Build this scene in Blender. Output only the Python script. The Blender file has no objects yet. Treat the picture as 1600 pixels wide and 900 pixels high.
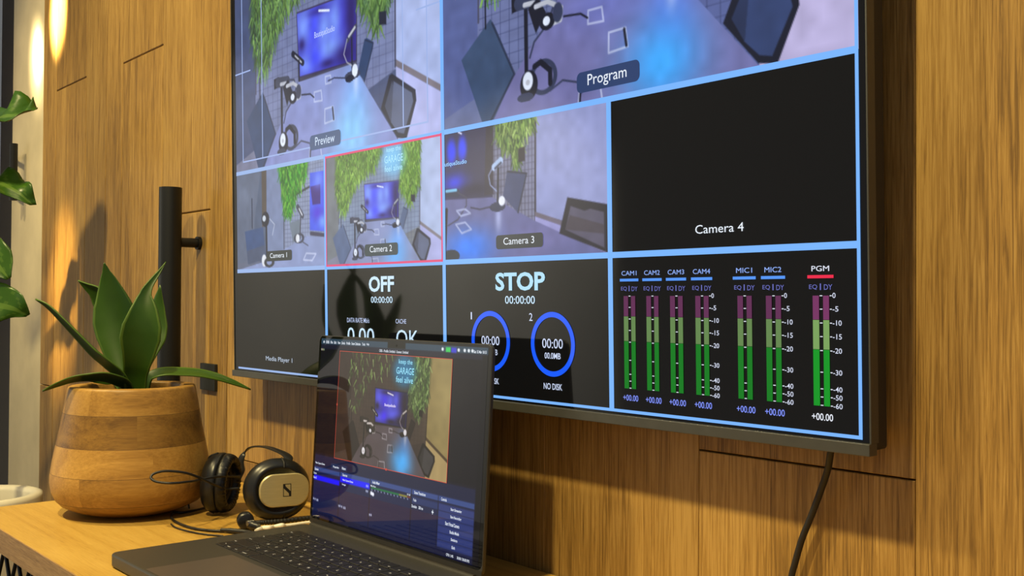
import bpy, bmesh, math, random
import numpy as np
from mathutils import Vector, Matrix

# ------------------------------------------------------------------ camera, world, lamps, exposure
S = bpy.context.scene
COL = S.collection
CZ = 1.0507                      # height of the lens above the floor, the table top is at 0.75 m
cam_d = bpy.data.cameras.new('camera')
cam_d.lens = 36.678
cam_d.sensor_width = 36.0
cam_d.clip_start = 0.02
cam = bpy.data.objects.new('camera', cam_d)
COL.objects.link(cam)
cam.matrix_world = Matrix(((0.648318, 0.007304, 0.761335, 0.0),
                           (0.761349, -0.013676, -0.648198, 0.0),
                           (0.005678, 0.99988, -0.014427, CZ),
                           (0, 0, 0, 1)))
S.camera = cam
S.view_settings.view_transform = 'Standard'
S.view_settings.look = 'None'
S.view_settings.exposure = 0.0
S.view_settings.gamma = 1.0
S.view_settings.use_curve_mapping = False
S.cycles.use_denoising = True
S.cycles.max_bounces = 6

world = bpy.data.worlds.new('room_ambience')
S.world = world
world.use_nodes = True
world.node_tree.nodes['Background'].inputs[0].default_value = (1.0, 1.0, 1.08, 1)
world.node_tree.nodes['Background'].inputs[1].default_value = 0.23

WARM = (1.0, 0.81, 0.38)
def spot(name, loc, aim, watts, size, blend=0.6, radius=0.03, color=WARM):
    d = bpy.data.lights.new(name, 'SPOT')
    d.energy = watts; d.color = color; d.spot_size = math.radians(size); d.spot_blend = blend
    d.shadow_soft_size = radius
    o = bpy.data.objects.new(name, d); COL.objects.link(o)
    o.location = loc
    o.rotation_euler = (Vector(aim) - Vector(loc)).to_track_quat('-Z', 'Y').to_euler()
    return o
def area(name, loc, aim, watts, sx, sy, color):
    d = bpy.data.lights.new(name, 'AREA')
    d.energy = watts; d.color = color; d.shape = 'RECTANGLE'; d.size = sx; d.size_y = sy
    o = bpy.data.objects.new(name, d); COL.objects.link(o)
    o.location = loc
    o.rotation_euler = (Vector(aim) - Vector(loc)).to_track_quat('-Z', 'Y').to_euler()
    return o
# a row of ceiling downlights parallel to the wall
spot('ceiling_downlight', (-1.95, -0.337, 2.65), (-1.75, 0.30, 0.75), 152, 110, 0.7, 0.06)
spot('ceiling_downlight', (-0.70, -0.337, 2.65), (-0.60, 0.30, 0.75), 180, 110, 0.7, 0.05)
# track spots that draw the bright pools at the door end, then two added fills
spot('track_and_fill_spot', (-2.62, 0.10, 2.65), (-2.632, 0.792, 1.755), 5200, 7.0, 0.9, 0.015, (1.0, 0.80, 0.42))
spot('track_and_fill_spot', (-3.05, 0.10, 2.65), (-2.895, 0.822, 1.695), 1000, 5.0, 1.0, 0.015, (1.0, 0.82, 0.46))
spot('track_and_fill_spot', (-2.45, -0.20, 2.65), (-2.575, 0.792, 1.06), 700, 9, 1.0, 0.015, (1.0, 0.70, 0.26))
spot('track_and_fill_spot', (-3.05, 0.10, 2.65), (-2.90, 0.822, 1.68), 330, 8, 1.0, 0.02, (1.0, 0.82, 0.46))  # added beside the narrow concrete spot to give its pool a soft halo
spot('track_and_fill_spot', (-2.80, -0.25, 2.65), (-2.86, 0.81, 1.55), 70, 34, 1.0, 0.03, (1.0, 0.80, 0.42))  # broad fill lamp added to lift the concrete and upper timber
# unseen lamps added to brighten the side wall for its reflection in the displays
for y_, w_ in ((-0.60, 130), (-1.35, 240), (-2.15, 420)):
    spot('side_wall_fill', (-3.20, y_, 2.62), (-4.05, y_, 0.55), w_, 72, 0.8, 0.05, (1.0, 0.96, 0.86))

# ------------------------------------------------------------------ helpers
def lin(c):
    c = np.asarray(c, dtype=np.float64) / 255.0
    return np.where(c <= 0.04045, c / 12.92, ((c + 0.055) / 1.055) ** 2.4)
def rgba(c):
    v = lin(c); return (float(v[0]), float(v[1]), float(v[2]), 1.0)

def tag(o, label=None, cat=None, group=None, kind=None):
    if label: o['label'] = label
    if cat: o['category'] = cat
    if group: o['group'] = group
    if kind: o['kind'] = kind
    return o
def empty(name, loc=(0, 0, 0), rot=(0, 0, 0), parent=None):
    o = bpy.data.objects.new(name, None); COL.objects.link(o)
    o.location = loc; o.rotation_euler = rot; o.empty_display_size = 0.05
    if parent: o.parent = parent
    return o

def principled(name, color=(0.5, 0.5, 0.5), rough=0.5, metal=0.0, spec=0.5, coat=0.0, srgb=True):
    m = bpy.data.materials.new(name); m.use_nodes = True
    b = m.node_tree.nodes['Principled BSDF']
    b.inputs['Base Color'].default_value = rgba(color) if srgb else (*color, 1)
    b.inputs['Roughness'].default_value = rough
    b.inputs['Metallic'].default_value = metal
    b.inputs['Specular IOR Level'].default_value = spec
    b.inputs['Coat Weight'].default_value = coat
    return m
def noisy(m, scale=40, amount=0.25, bump=0.0, stretch=(1, 1, 1), rough_var=0.0):
    """break up a plain material with procedural noise"""
    nt = m.node_tree; b = nt.nodes['Principled BSDF']
    col = tuple(b.inputs['Base Color'].default_value)
    tc = nt.nodes.new('ShaderNodeTexCoord'); mp = nt.nodes.new('ShaderNodeMapping')
    mp.inputs['Scale'].default_value = stretch
    nz = nt.nodes.new('ShaderNodeTexNoise'); nz.inputs['Scale'].default_value = scale; nz.inputs['Detail'].default_value = 5
    nt.links.new(tc.outputs['Object'], mp.inputs['Vector']); nt.links.new(mp.outputs['Vector'], nz.inputs['Vector'])
    rp = nt.nodes.new('ShaderNodeValToRGB')
    rp.color_ramp.elements[0].position = 0.3; rp.color_ramp.elements[1].position = 0.72
    rp.color_ramp.elements[0].color = tuple(max(0, c * (1 - amount)) for c in col[:3]) + (1,)
    rp.color_ramp.elements[1].color = tuple(min(1, c * (1 + amount)) for c in col[:3]) + (1,)
    nt.links.new(nz.outputs['Fac'], rp.inputs['Fac']); nt.links.new(rp.outputs['Color'], b.inputs['Base Color'])
    if bump:
        bp = nt.nodes.new('ShaderNodeBump'); bp.inputs['Strength'].default_value = bump; bp.inputs['Distance'].default_value = 0.002
        nt.links.new(nz.outputs['Fac'], bp.inputs['Height']); nt.links.new(bp.outputs['Normal'], b.inputs['Normal'])
    return m

def wood(name, dark, mid, light, axis='Z', rough=0.45, fine=1.0, spec=0.5, bump=0.25, var=0.35, w2=0.62, along=0.05):
    """long-grained wood; the face attribute 'tone' shifts and tints each board"""
    m = bpy.data.materials.new(name); m.use_nodes = True
    nt = m.node_tree; N = nt.nodes.new; Lk = nt.links.new
    b = nt.nodes['Principled BSDF']
    tc = N('ShaderNodeTexCoord'); at = N('ShaderNodeAttribute'); at.attribute_name = 'tone'
    cmb = N('ShaderNodeCombineXYZ')
    mul = N('ShaderNodeMath'); mul.operation = 'MULTIPLY'; mul.inputs[1].default_value = 37.0
    Lk(at.outputs['Fac'], mul.inputs[0])
    for i in range(3): Lk(mul.outputs[0], cmb.inputs[i])
    add = N('ShaderNodeVectorMath'); add.operation = 'ADD'
    Lk(tc.outputs['Object'], add.inputs[0]); Lk(cmb.outputs[0], add.inputs[1])
    def mapped(sc_across, sc_along):
        mp = N('ShaderNodeMapping')
        k = {'X': 0, 'Y': 1, 'Z': 2}[axis]
        s = [sc_across] * 3; s[k] = sc_along
        mp.inputs['Scale'].default_value = s
        Lk(add.outputs[0], mp.inputs['Vector']); return mp
    def noise(mp, scale, detail, rough_, dist):
        n = N('ShaderNodeTexNoise'); n.inputs['Scale'].default_value = scale; n.inputs['Detail'].default_value = detail
        n.inputs['Roughness'].default_value = rough_; n.inputs['Distortion'].default_value = dist
        Lk(mp.outputs[0], n.inputs['Vector']); return n
    n1 = noise(mapped(1.0, 0.055), 26 * fine, 4, 0.55, 1.2)       # broad figure
    n2 = noise(mapped(1.0, along), 480 * fine, 4, 0.66, 0.5)      # pores and streaks
    n3 = noise(mapped(1.0, 0.3), 3.0 * fine, 2, 0.5, 0.4)        # slow clouds
    mx = N('ShaderNodeMath'); mx.operation = 'MULTIPLY_ADD'; mx.inputs[1].default_value = 0.38
    Lk(n1.outputs['Fac'], mx.inputs[0])
    m2 = N('ShaderNodeMath'); m2.operation = 'MULTIPLY_ADD'; m2.inputs[1].default_value = w2
    Lk(n2.outputs['Fac'], m2.inputs[0])
    m3 = N('ShaderNodeMath'); m3.operation = 'MULTIPLY_ADD'; m3.inputs[1].default_value = 0.35; m3.inputs[2].default_value = 0.135 - w2 / 2
    Lk(n3.outputs['Fac'], m3.inputs[0]); Lk(m3.outputs[0], m2.inputs[2]); Lk(m2.outputs[0], mx.inputs[2])
    rp = N('ShaderNodeValToRGB'); cr = rp.color_ramp
    cr.elements[0].position = 0.36; cr.elements[0].color = rgba(dark)
    cr.elements[1].position = 0.64; cr.elements[1].color = rgba(light)
    e = cr.elements.new(0.5); e.color = rgba(mid)
    Lk(mx.outputs[0], rp.inputs['Fac'])
    hsv = N('ShaderNodeHueSaturation')
    mr = N('ShaderNodeMapRange'); mr.inputs['To Min'].default_value = 1 - var; mr.inputs['To Max'].default_value = 1 + var * 0.6
    fr = N('ShaderNodeMath'); fr.operation = 'FRACT'; Lk(at.outputs['Fac'], fr.inputs[0])
    Lk(fr.outputs[0], mr.inputs['Value']); Lk(mr.outputs[0], hsv.inputs['Value'])
    Lk(rp.outputs['Color'], hsv.inputs['Color']); Lk(hsv.outputs['Color'], b.inputs['Base Color'])
    b.inputs['Roughness'].default_value = rough; b.inputs['Specular IOR Level'].default_value = spec
    bp = N('ShaderNodeBump'); bp.inputs['Strength'].default_value = bump; bp.inputs['Distance'].default_value = 0.0012
    Lk(n2.outputs['Fac'], bp.inputs['Height']); Lk(bp.outputs['Normal'], b.inputs['Normal'])
    return m

def screen_mat(name, color=None, strength=1.0, rough=0.12, spec=0.5):
    """glass-fronted display surface that gives off its picture"""
    m = bpy.data.materials.new(name); m.use_nodes = True
    nt = m.node_tree; b = nt.nodes['Principled BSDF']
    b.inputs['Base Color'].default_value = (0.004, 0.004, 0.004, 1)
    b.inputs['Roughness'].default_value = rough
    b.inputs['Specular IOR Level'].default_value = spec
    b.inputs['Emission Strength'].default_value = strength
    if color is None:
        at = nt.nodes.new('ShaderNodeAttribute'); at.attribute_name = 'picture'
        nt.links.new(at.outputs['Color'], b.inputs['Emission Color'])
    else:
        b.inputs['Emission Color'].default_value = rgba(color)
    return m

class MB:
    """collects verts, faces, material slots and a per-face tone for ONE mesh object"""
    def __init__(s): s.v = []; s.f = []; s.m = []; s.t = []; s.s = []
    def add(s, verts, faces, mat=0, tone=0.0, smooth=False):
        k = len(s.v); s.v += [tuple(p) for p in verts]
        for f in faces:
            s.f.append(tuple(i + k for i in f)); s.m.append(mat); s.t.append(tone); s.s.append(smooth)
        return s
    def box(s, x0, x1, y0, y1, z0, z1, mat=0, tone=0.0, ch=0.0):
        """box; ch chamfers the four edges that run along y's front face"""
        if ch <= 0:
            v = [(x0, y0, z0), (x1, y0, z0), (x1, y1, z0), (x0, y1, z0), (x0, y0, z1), (x1, y0, z1), (x1, y1, z1), (x0, y1, z1)]
            f = [(0, 3, 2, 1), (4, 5, 6, 7), (0, 1, 5, 4), (1, 2, 6, 5), (2, 3, 7, 6), (3, 0, 4, 7)]
        else:
            v = [(x0 + ch, y0, z0 + ch), (x1 - ch, y0, z0 + ch), (x1 - ch, y0, z1 - ch), (x0 + ch, y0, z1 - ch),
                 (x0, y0 + ch, z0), (x1, y0 + ch, z0), (x1, y0 + ch, z1), (x0, y0 + ch, z1),
                 (x0, y1, z0), (x1, y1, z0), (x1, y1, z1), (x0, y1, z1)]
            f = [(0, 1, 2, 3), (0, 4, 5, 1), (1, 5, 6, 2), (2, 6, 7, 3), (3, 7, 4, 0),
                 (4, 8, 9, 5), (5, 9, 10, 6), (6, 10, 11, 7), (7, 11, 8, 4), (8, 11, 10, 9)]
        return s.add(v, f, mat, tone)
    def frame_of(s, d):
        d = d.normalized(); a = Vector((0, 0, 1)) if abs(d.z) < 0.9 else Vector((1, 0, 0))
        u = d.cross(a).normalized(); return u, d.cross(u).normalized()
    def tube(s, pts, r, n=10, mat=0, tone=0.0, smooth_pts=True, closed=False, flat=1.0, up=None):
        P = [Vector(p) for p in pts]
        if smooth_pts and len(P) > 2: P = catmull(P, 6)
        R = r if isinstance(r, (list, tuple)) else [r] * len(P)
        if len(R) != len(P): R = [float(x) for x in np.interp(np.linspace(0, 1, len(P)), np.linspace(0, 1, len(R)), R)]
        verts = []; faces = []; u = None
        for i, p in enumerate(P):
            d = (P[min(i + 1, len(P) - 1)] - P[max(i - 1, 0)])
            if d.length < 1e-9: d = Vector((0, 0, 1))
            d.normalize()
            if up is not None:
                u = d.cross(Vector(up)).normalized()
            elif u is None: u, _ = s.frame_of(d)
            else: u = (u - d * u.dot(d)).normalized()
            w = d.cross(u).normalized()
            for k in range(n):
                a = 2 * math.pi * k / n
                verts.append(p + u * (math.cos(a) * R[i]) + w * (math.sin(a) * R[i] * flat))
        for i in range(len(P) - 1):
            for k in range(n):
                faces.append((i * n + k, i * n + (k + 1) % n, (i + 1) * n + (k + 1) % n, (i + 1) * n + k))
        s.add(verts, faces, mat, tone, True)
        s.add([verts[k] for k in range(n)], [tuple(range(n - 1, -1, -1))], mat, tone)
        k0 = (len(P) - 1) * n
        s.add([verts[k0 + k] for k in range(n)], [tuple(range(n))], mat, tone)
        return s
    def lathe(s, prof, n=48, mat=0, tone=None, sx=1.0, sy=1.0, power=2.0, M=None, smooth=True, cap=False):
        """profile of (radius, height) spun about z; sx, sy and power turn the circle into a superellipse"""
        verts = []
        for (r, z) in prof:
            for k in range(n):
                a = 2 * math.pi * k / n; c, q = math.cos(a), math.sin(a)
                x = math.copysign(abs(c) ** (2 / power), c) * r * sx; y = math.copysign(abs(q) ** (2 / power), q) * r * sy
                p = Vector((x, y, z)); verts.append(M @ p if M is not None else p)
        k0 = len(s.v); s.v += [tuple(p) for p in verts]
        for i in range(len(prof) - 1):
            for k in range(n):
                s.f.append((k0 + i * n + k, k0 + i * n + (k + 1) % n, k0 + (i + 1) * n + (k + 1) % n, k0 + (i + 1) * n + k))
                s.m.append(mat); s.t.append(tone(i, k) if tone else 0.0); s.s.append(smooth)
        if cap:
            for j in (0, len(prof) - 1):
                ring = [k0 + j * n + k for k in range(n)]
                s.f.append(tuple(ring if j else ring[::-1])); s.m.append(mat); s.t.append(0.0); s.s.append(False)
        return s
    def prism(s, outline, y0, y1, mat=0, tone=0.0, plane='XZ'):
        """outline (a, b) extruded from y0 to y1"""
        n = len(outline)
        if plane == 'XZ': mk = lambda a, b, c: (a, c, b)
        elif plane == 'XY': mk = lambda a, b, c: (a, b, c)
        else: mk = lambda a, b, c: (c, a, b)
        v = [mk(a, b, y0) for a, b in outline] + [mk(a, b, y1) for a, b in outline]
        f = [tuple(range(n)), tuple(range(2 * n - 1, n - 1, -1))] + [(i, n + i, n + (i + 1) % n, (i + 1) % n) for i in range(n)]
        return s.add(v, f, mat, tone)
    def build(s, name, mats, parent=None, loc=(0, 0, 0), rot=(0, 0, 0), bevel=0.0, seg=2, recalc=True):
        me = bpy.data.meshes.new(name)
        me.from_pydata(s.v, [], s.f)
        mats = mats if isinstance(mats, (list, tuple)) else [mats]
        for m in mats: me.materials.append(m)
        me.polygons.foreach_set('material_index', s.m)
        me.polygons.foreach_set('use_smooth', s.s)
        a = me.attributes.new('tone', 'FLOAT', 'FACE'); a.data.foreach_set('value', s.t)
        if recalc:
            bm = bmesh.new(); bm.from_mesh(me); bmesh.ops.recalc_face_normals(bm, faces=bm.faces); bm.to_mesh(me); bm.free()
        me.update()
        o = bpy.data.objects.new(name, me); COL.objects.link(o)
        o.location = loc; o.rotation_euler = rot
        if parent: o.parent = parent
        if bevel:
            b = o.modifiers.new('edge', 'BEVEL'); b.width = bevel; b.segments = seg; b.limit_method = 'ANGLE'; b.angle_limit = math.radians(35)
        return o

def catmull(P, k):
    Q = [P[0] * 2 - P[1]] + P + [P[-1] * 2 - P[-2]]; out = []
    for i in range(1, len(Q) - 2):
        a, b, c, d = Q[i - 1], Q[i], Q[i + 1], Q[i + 2]
        for j in range(k):
            t = j / k
            out.append(0.5 * ((2 * b) + (c - a) * t + (2 * a - 5 * b + 4 * c - d) * t * t + (3 * b - a - 3 * c + d) * t ** 3))
    out.append(P[-1]); return out
def rounded(x0, x1, z0, z1, r, n=5):
    pts = []
    for cx, cz, a0 in ((x1 - r, z1 - r, 0), (x0 + r, z1 - r, 90), (x0 + r, z0 + r, 180), (x1 - r, z0 + r, 270)):
        for k in range(n + 1):
            a = math.radians(a0 + 90 * k / n); pts.append((cx + r * math.cos(a), cz + r * math.sin(a)))
    return pts

# lettering: one mesh per word, stretched into its box on a plane
_tc = {}
def letter_shape(txt, bold=0.0, spacing=1.0):
    key = (txt, bold, spacing)
    if key in _tc: return _tc[key]
    cu = bpy.data.curves.new('lettering', 'FONT'); cu.body = txt; cu.offset = bold; cu.resolution_u = 3; cu.space_character = spacing
    cu.fill_mode = 'FRONT'
    ob = bpy.data.objects.new('lettering', cu); COL.objects.link(ob)
    dg = bpy.context.evaluated_depsgraph_get(); dg.update()
    me = bpy.data.meshes.new_from_object(ob.evaluated_get(dg))
    v = np.array([p.co[:2] for p in me.vertices]); f = [tuple(p.vertices) for p in me.polygons]
    bpy.data.objects.remove(ob); bpy.data.curves.remove(cu); bpy.data.meshes.remove(me)
    lo = v.min(0); hi = v.max(0)
    _tc[key] = ((v - lo) / (hi - lo), f, (hi - lo)); return _tc[key]

# ------------------------------------------------------------------ a small painter for what the displays show
class Canvas:
    def __init__(s, w, h, bg, seed=1):
        s.w, s.h = w, h; s.a = np.empty((h, w, 3)); s.a[:] = np.array(bg, float)
        s.S, s.T = np.meshgrid(np.linspace(0, 1, w), np.linspace(0, 1, h)); s.asp = 9 / 16; s.rng = np.random.RandomState(seed)
    def mix(s, mask, c, alpha=1.0):
        k = (np.clip(mask, 0, 1) * alpha)[..., None]; s.a[:] = s.a * (1 - k) + np.array(c, float) * k
    def poly(s, pts, c, alpha=1.0, soft=None):
        P = np.array(pts, float); n = len(P); ins = np.zeros(s.S.shape, bool); d = np.full(s.S.shape, 9.0)
        for i in range(n):
            x0, y0 = P[i]; x1, y1 = P[(i + 1) % n]
            if y0 != y1:
                cr = ((y0 > s.T) != (y1 > s.T)) & (s.S < (x1 - x0) * (s.T - y0) / (y1 - y0) + x0); ins ^= cr
            d = np.minimum(d, s.seg(x0, y0, x1, y1))
        e = soft if soft else 0.6 / s.w
        s.mix(np.clip(0.5 + np.where(ins, d, -d) / (2 * e), 0, 1), c, alpha)
    def seg(s, x0, y0, x1, y1):
        dx, dy = x1 - x0, (y1 - y0) * s.asp; L = dx * dx + dy * dy + 1e-12
        t = np.clip(((s.S - x0) * dx + (s.T - y0) * s.asp * dy) / L, 0, 1)
        return np.hypot(s.S - x0 - t * dx, (s.T - y0) * s.asp - t * dy)
    def line(s, pts, wd, c, alpha=1.0):
        e = 0.6 / s.w; d = np.full(s.S.shape, 9.0)
        for (x0, y0), (x1, y1) in zip(pts[:-1], pts[1:]): d = np.minimum(d, s.seg(x0, y0, x1, y1))
        s.mix(np.clip(0.5 + (wd / 2 - d) / (2 * e), 0, 1), c, alpha)
    def blob(s, x, y, rx, ry, c, alpha=1.0, p=2.0):
        s.mix(np.exp(-(((s.S - x) / rx) ** 2 + ((s.T - y) / ry) ** 2) ** (p / 2)), c, alpha)
    def disc(s, x, y, rx, ry, c, alpha=1.0, hole=0.0):
        q = np.sqrt(((s.S - x) / rx) ** 2 + ((s.T - y) / ry) ** 2); e = 1.2 / (s.w * rx)
        m = np.clip(0.5 + (1 - q) / e, 0, 1)
        if hole: m *= np.clip(0.5 + (q - hole) / e, 0, 1)
        s.mix(m, c, alpha)
    def grain(s, amt, cell=6):
        g = s.rng.rand(s.h // cell + 2, s.w // cell + 2); yi = s.T * (s.h // cell); xi = s.S * (s.w // cell)
        y0 = yi.astype(int); x0 = xi.astype(int); fy = yi - y0; fx = xi - x0
        v = (g[y0, x0] * (1 - fx) + g[y0, x0 + 1] * fx) * (1 - fy) + (g[y0 + 1, x0] * (1 - fx) + g[y0 + 1, x0 + 1] * fx) * fy
        s.a *= (1 + (v - 0.5) * 2 * amt)[..., None]
    def foliage(s, pts, cols, n, ln, wd, base=0.8):
        if base: s.poly(pts, np.array(cols[0], float) * 0.62, base, soft=0.022)
        P = np.array(pts, float); lo, hi = P.min(0), P.max(0); k = 0
        while k < n:
            x, y = s.rng.uniform(lo[0], hi[0]), s.rng.uniform(lo[1], hi[1]); ins = False
            for i in range(len(P)):
                x0, y0 = P[i]; x1, y1 = P[(i + 1) % len(P)]
                if (y0 > y) != (y1 > y) and x < (x1 - x0) * (y - y0) / (y1 - y0) + x0: ins = not ins
            if not ins: k += 0.15; continue
            k += 1
            l = ln * s.rng.uniform(0.5, 1.3); an = math.radians(s.rng.uniform(50, 130)); c = np.array(cols[s.rng.randint(len(cols))], float) * s.rng.uniform(0.75, 1.2)
            X1, Y1 = x + l * math.cos(an), y + l * math.sin(an) / s.asp
            i0, i1 = int(max(0, (min(x, X1) - wd * 2) * s.w)), int(min(s.w, (max(x, X1) + wd * 2) * s.w + 2))
            j0, j1 = int(max(0, (y - wd * 4) * s.h)), int(min(s.h, (Y1 + wd * 4) * s.h + 2))
            if i1 <= i0 or j1 <= j0: continue
            SS, TT = s.S[j0:j1, i0:i1], s.T[j0:j1, i0:i1]
            dx, dy = X1 - x, (Y1 - y) * s.asp; L = dx * dx + dy * dy + 1e-12
            t = np.clip(((SS - x) * dx + (TT - y) * s.asp * dy) / L, 0, 1)
            d = np.hypot(SS - x - t * dx, (TT - y) * s.asp - t * dy)
            m = np.clip(0.5 + (wd * (1 - 0.6 * t) / 2 - d) * s.w / 1.2, 0, 1)[..., None]
            s.a[j0:j1, i0:i1] = s.a[j0:j1, i0:i1] * (1 - m) + np.clip(c, 0, 255) * m
    def mesh(s, name, mat, place, parent):
        """the picture as a fine sheet of coloured points; place(s, t) gives its local position"""
        h, w = s.h, s.w
        X, Y, Z = place(s.S.ravel(), s.T.ravel()); co = np.stack([X, Y, Z], 1).astype(np.float32)
        i = np.arange(h * w).reshape(h, w)
        q = np.stack([i[:-1, :-1], i[1:, :-1], i[1:, 1:], i[:-1, 1:]], -1).reshape(-1, 4)
        me = bpy.data.meshes.new(name); me.vertices.add(h * w); me.vertices.foreach_set('co', co.ravel())
        nf = len(q); me.loops.add(nf * 4); me.loops.foreach_set('vertex_index', q.ravel().astype(np.int32))
        me.polygons.add(nf); me.polygons.foreach_set('loop_start', np.arange(0, nf * 4, 4, dtype=np.int32))
        me.update(calc_edges=True)
        at = me.color_attributes.new('picture', 'FLOAT_COLOR', 'POINT')
        c = np.ones((h * w, 4), np.float32); c[:, :3] = lin(np.clip(s.a.reshape(-1, 3), 0, 255)); at.data.foreach_set('color', c.ravel())
        me.materials.append(mat)
        o = bpy.data.objects.new(name, me); COL.objects.link(o); o.parent = parent
        return o

# ------------------------------------------------------------------ materials
M = {}
M['panel'] = wood('oak_wall_panel', (116, 87, 45), (157, 121, 62), (182, 146, 82), 'Z', rough=0.42, fine=1.0, spec=0.3, bump=0.4, var=0.12, w2=0.80, along=0.028)
M['table'] = wood('oak_table_top', (160, 120, 52), (192, 152, 72), (208, 170, 88), 'X', rough=0.38, fine=1.3, spec=0.35, bump=0.1, var=0.1, w2=0.38)
M['edge'] = wood('oak_table_edge', (122, 92, 58), (160, 124, 80), (184, 148, 100), 'X', rough=0.55, fine=1.6, bump=0.2, var=0.1)
M['pot'] = wood('turned_mango_wood', (108, 76, 36), (164, 122, 56), (198, 154, 78), 'X', rough=0.42, fine=0.8, spec=0.35, bump=0.08, var=0.36, w2=0.25)
M['pot_joint'] = principled('glue_line', (92, 66, 34), 0.6)
M['groove'] = principled('dark_joint', (38, 24, 12), 0.9)
M['concrete'] = noisy(principled('bare_concrete', (210, 196, 162), 0.85), 7, 0.13, 0.25)
M['plaster'] = noisy(principled('pale_plaster', (205, 203, 195), 0.9), 4, 0.05, 0.05)
M['olive'] = noisy(principled('olive_plaster', (126, 116, 66), 0.9), 4, 0.08)
M['floor'] = wood('dark_floor', (60, 50, 40), (86, 72, 56), (104, 88, 70), 'X', rough=0.5)
M['black'] = principled('black_powder_coat', (20, 22, 24), 0.45, spec=0.4)
M['frame'] = noisy(principled('dark_bronze_metal', (46, 42, 38), 0.45, 0.3), 30, 0.1)
M['glass'] = principled('clear_glass', (235, 240, 238), 0.03)
M['glass'].node_tree.nodes['Principled BSDF'].inputs['Transmission Weight'].default_value = 1.0
M['bezel'] = noisy(principled('charcoal_metal', (84, 84, 80), 0.42, 0.55), 60, 0.06)
M['housing'] = noisy(principled('black_plastic', (34, 31, 28), 0.6), 90, 0.08, 0.05)
M['panel_black'] = screen_mat('display_glass', (3, 3, 4), 1.0, 0.055, 0.37)
M['picture'] = screen_mat('display_picture', None, 1.0, 0.055, 0.37)
M['lap_black'] = screen_mat('laptop_glass', (3, 3, 4), 1.0, 0.03, 0.28)
M['lap_picture'] = screen_mat('laptop_picture', None, 1.0, 0.03, 0.28)
M['alu'] = noisy(principled('space_grey_aluminium', (76, 75, 72), 0.42, 0.6), 300, 0.04)
M['trackpad'] = noisy(principled('trackpad_glass', (86, 80, 80), 0.30, 0.3), 200, 0.03)
M['alu_edge'] = principled('bright_aluminium', (170, 165, 155), 0.3, 0.9)
M['key'] = noisy(principled('black_key', (22, 22, 25), 0.45), 80, 0.08)
M['well'] = principled('black_key_well', (12, 12, 13), 0.55)
M['legend'] = principled('backlit_legend', (185, 185, 185), 0.5)
_b = M['legend'].node_tree.nodes['Principled BSDF']; _b.inputs['Emission Color'].default_value = (1, 0.97, 0.92, 1); _b.inputs['Emission Strength'].default_value = 0.10
M['rubber'] = noisy(principled('black_cable', (24, 23, 23), 0.5), 120, 0.1)
M['cushion'] = noisy(principled('black_leatherette', (17, 17, 17), 0.38), 120, 0.2, 0.4, (1, 1, 0.2))
M['shell'] = noisy(principled('black_headphone_shell', (26, 27, 28), 0.34), 60, 0.1)
M['gold'] = noisy(principled('brushed_champagne_metal', (206, 190, 138), 0.36, 0.55), 60, 0.06, 0.05, (1, 1, 14))
M['white'] = noisy(principled('white_plastic', (232, 228, 214), 0.45), 40, 0.03)
M['ceramic'] = noisy(principled('white_planter', (228, 222, 206), 0.5), 20, 0.04)
M['soil'] = noisy(principled('potting_soil', (44, 33, 24), 0.95), 60, 0.5, 1.0)
M['lock'] = noisy(principled('black_lock_plate', (28, 30, 29), 0.5), 50, 0.1)

def leaf_material(name, body, margin, rough=0.4):
    m = bpy.data.materials.new(name); m.use_nodes = True
    nt = m.node_tree; b = nt.nodes['Principled BSDF']; N = nt.nodes.new; Lk = nt.links.new
    at = N('ShaderNodeAttribute'); at.attribute_name = 'tone'
    rp = N('ShaderNodeValToRGB'); rp.color_ramp.interpolation = 'LINEAR'
    rp.color_ramp.elements[0].color = rgba(body); rp.color_ramp.elements[1].color = rgba(margin)
    Lk(at.outputs['Fac'], rp.inputs['Fac'])
    tc = N('ShaderNodeTexCoord'); nz = N('ShaderNodeTexNoise'); nz.inputs['Scale'].default_value = 35; nz.inputs['Detail'].default_value = 4
    Lk(tc.outputs['Object'], nz.inputs['Vector'])
    hs = N('ShaderNodeHueSaturation'); mr = N('ShaderNodeMapRange'); mr.inputs['To Min'].default_value = 0.75; mr.inputs['To Max'].default_value = 1.25
    Lk(nz.outputs['Fac'], mr.inputs['Value']); Lk(mr.outputs[0], hs.inputs['Value']); Lk(rp.outputs['Color'], hs.inputs['Color'])
    Lk(hs.outputs['Color'], b.inputs['Base Color']); b.inputs['Roughness'].default_value = rough
    b.inputs['Specular IOR Level'].default_value = 0.35
    return m
M['agave'] = leaf_material('agave_leaf', (46, 76, 12), (72, 98, 26), 0.45)
M['fig'] = leaf_material('fig_leaf', (52, 88, 20), (92, 124, 46), 0.33)
M['stem'] = noisy(principled('woody_stem', (96, 74, 50), 0.8), 40, 0.25, 0.4)

_em = {}
def glow(c, lap=False):
    k = (c, lap)
    if k not in _em: _em[k] = screen_mat('display_ink', c, 1.0, 0.03 if lap else 0.055, 0.28 if lap else 0.37)
    return _em[k]

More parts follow.
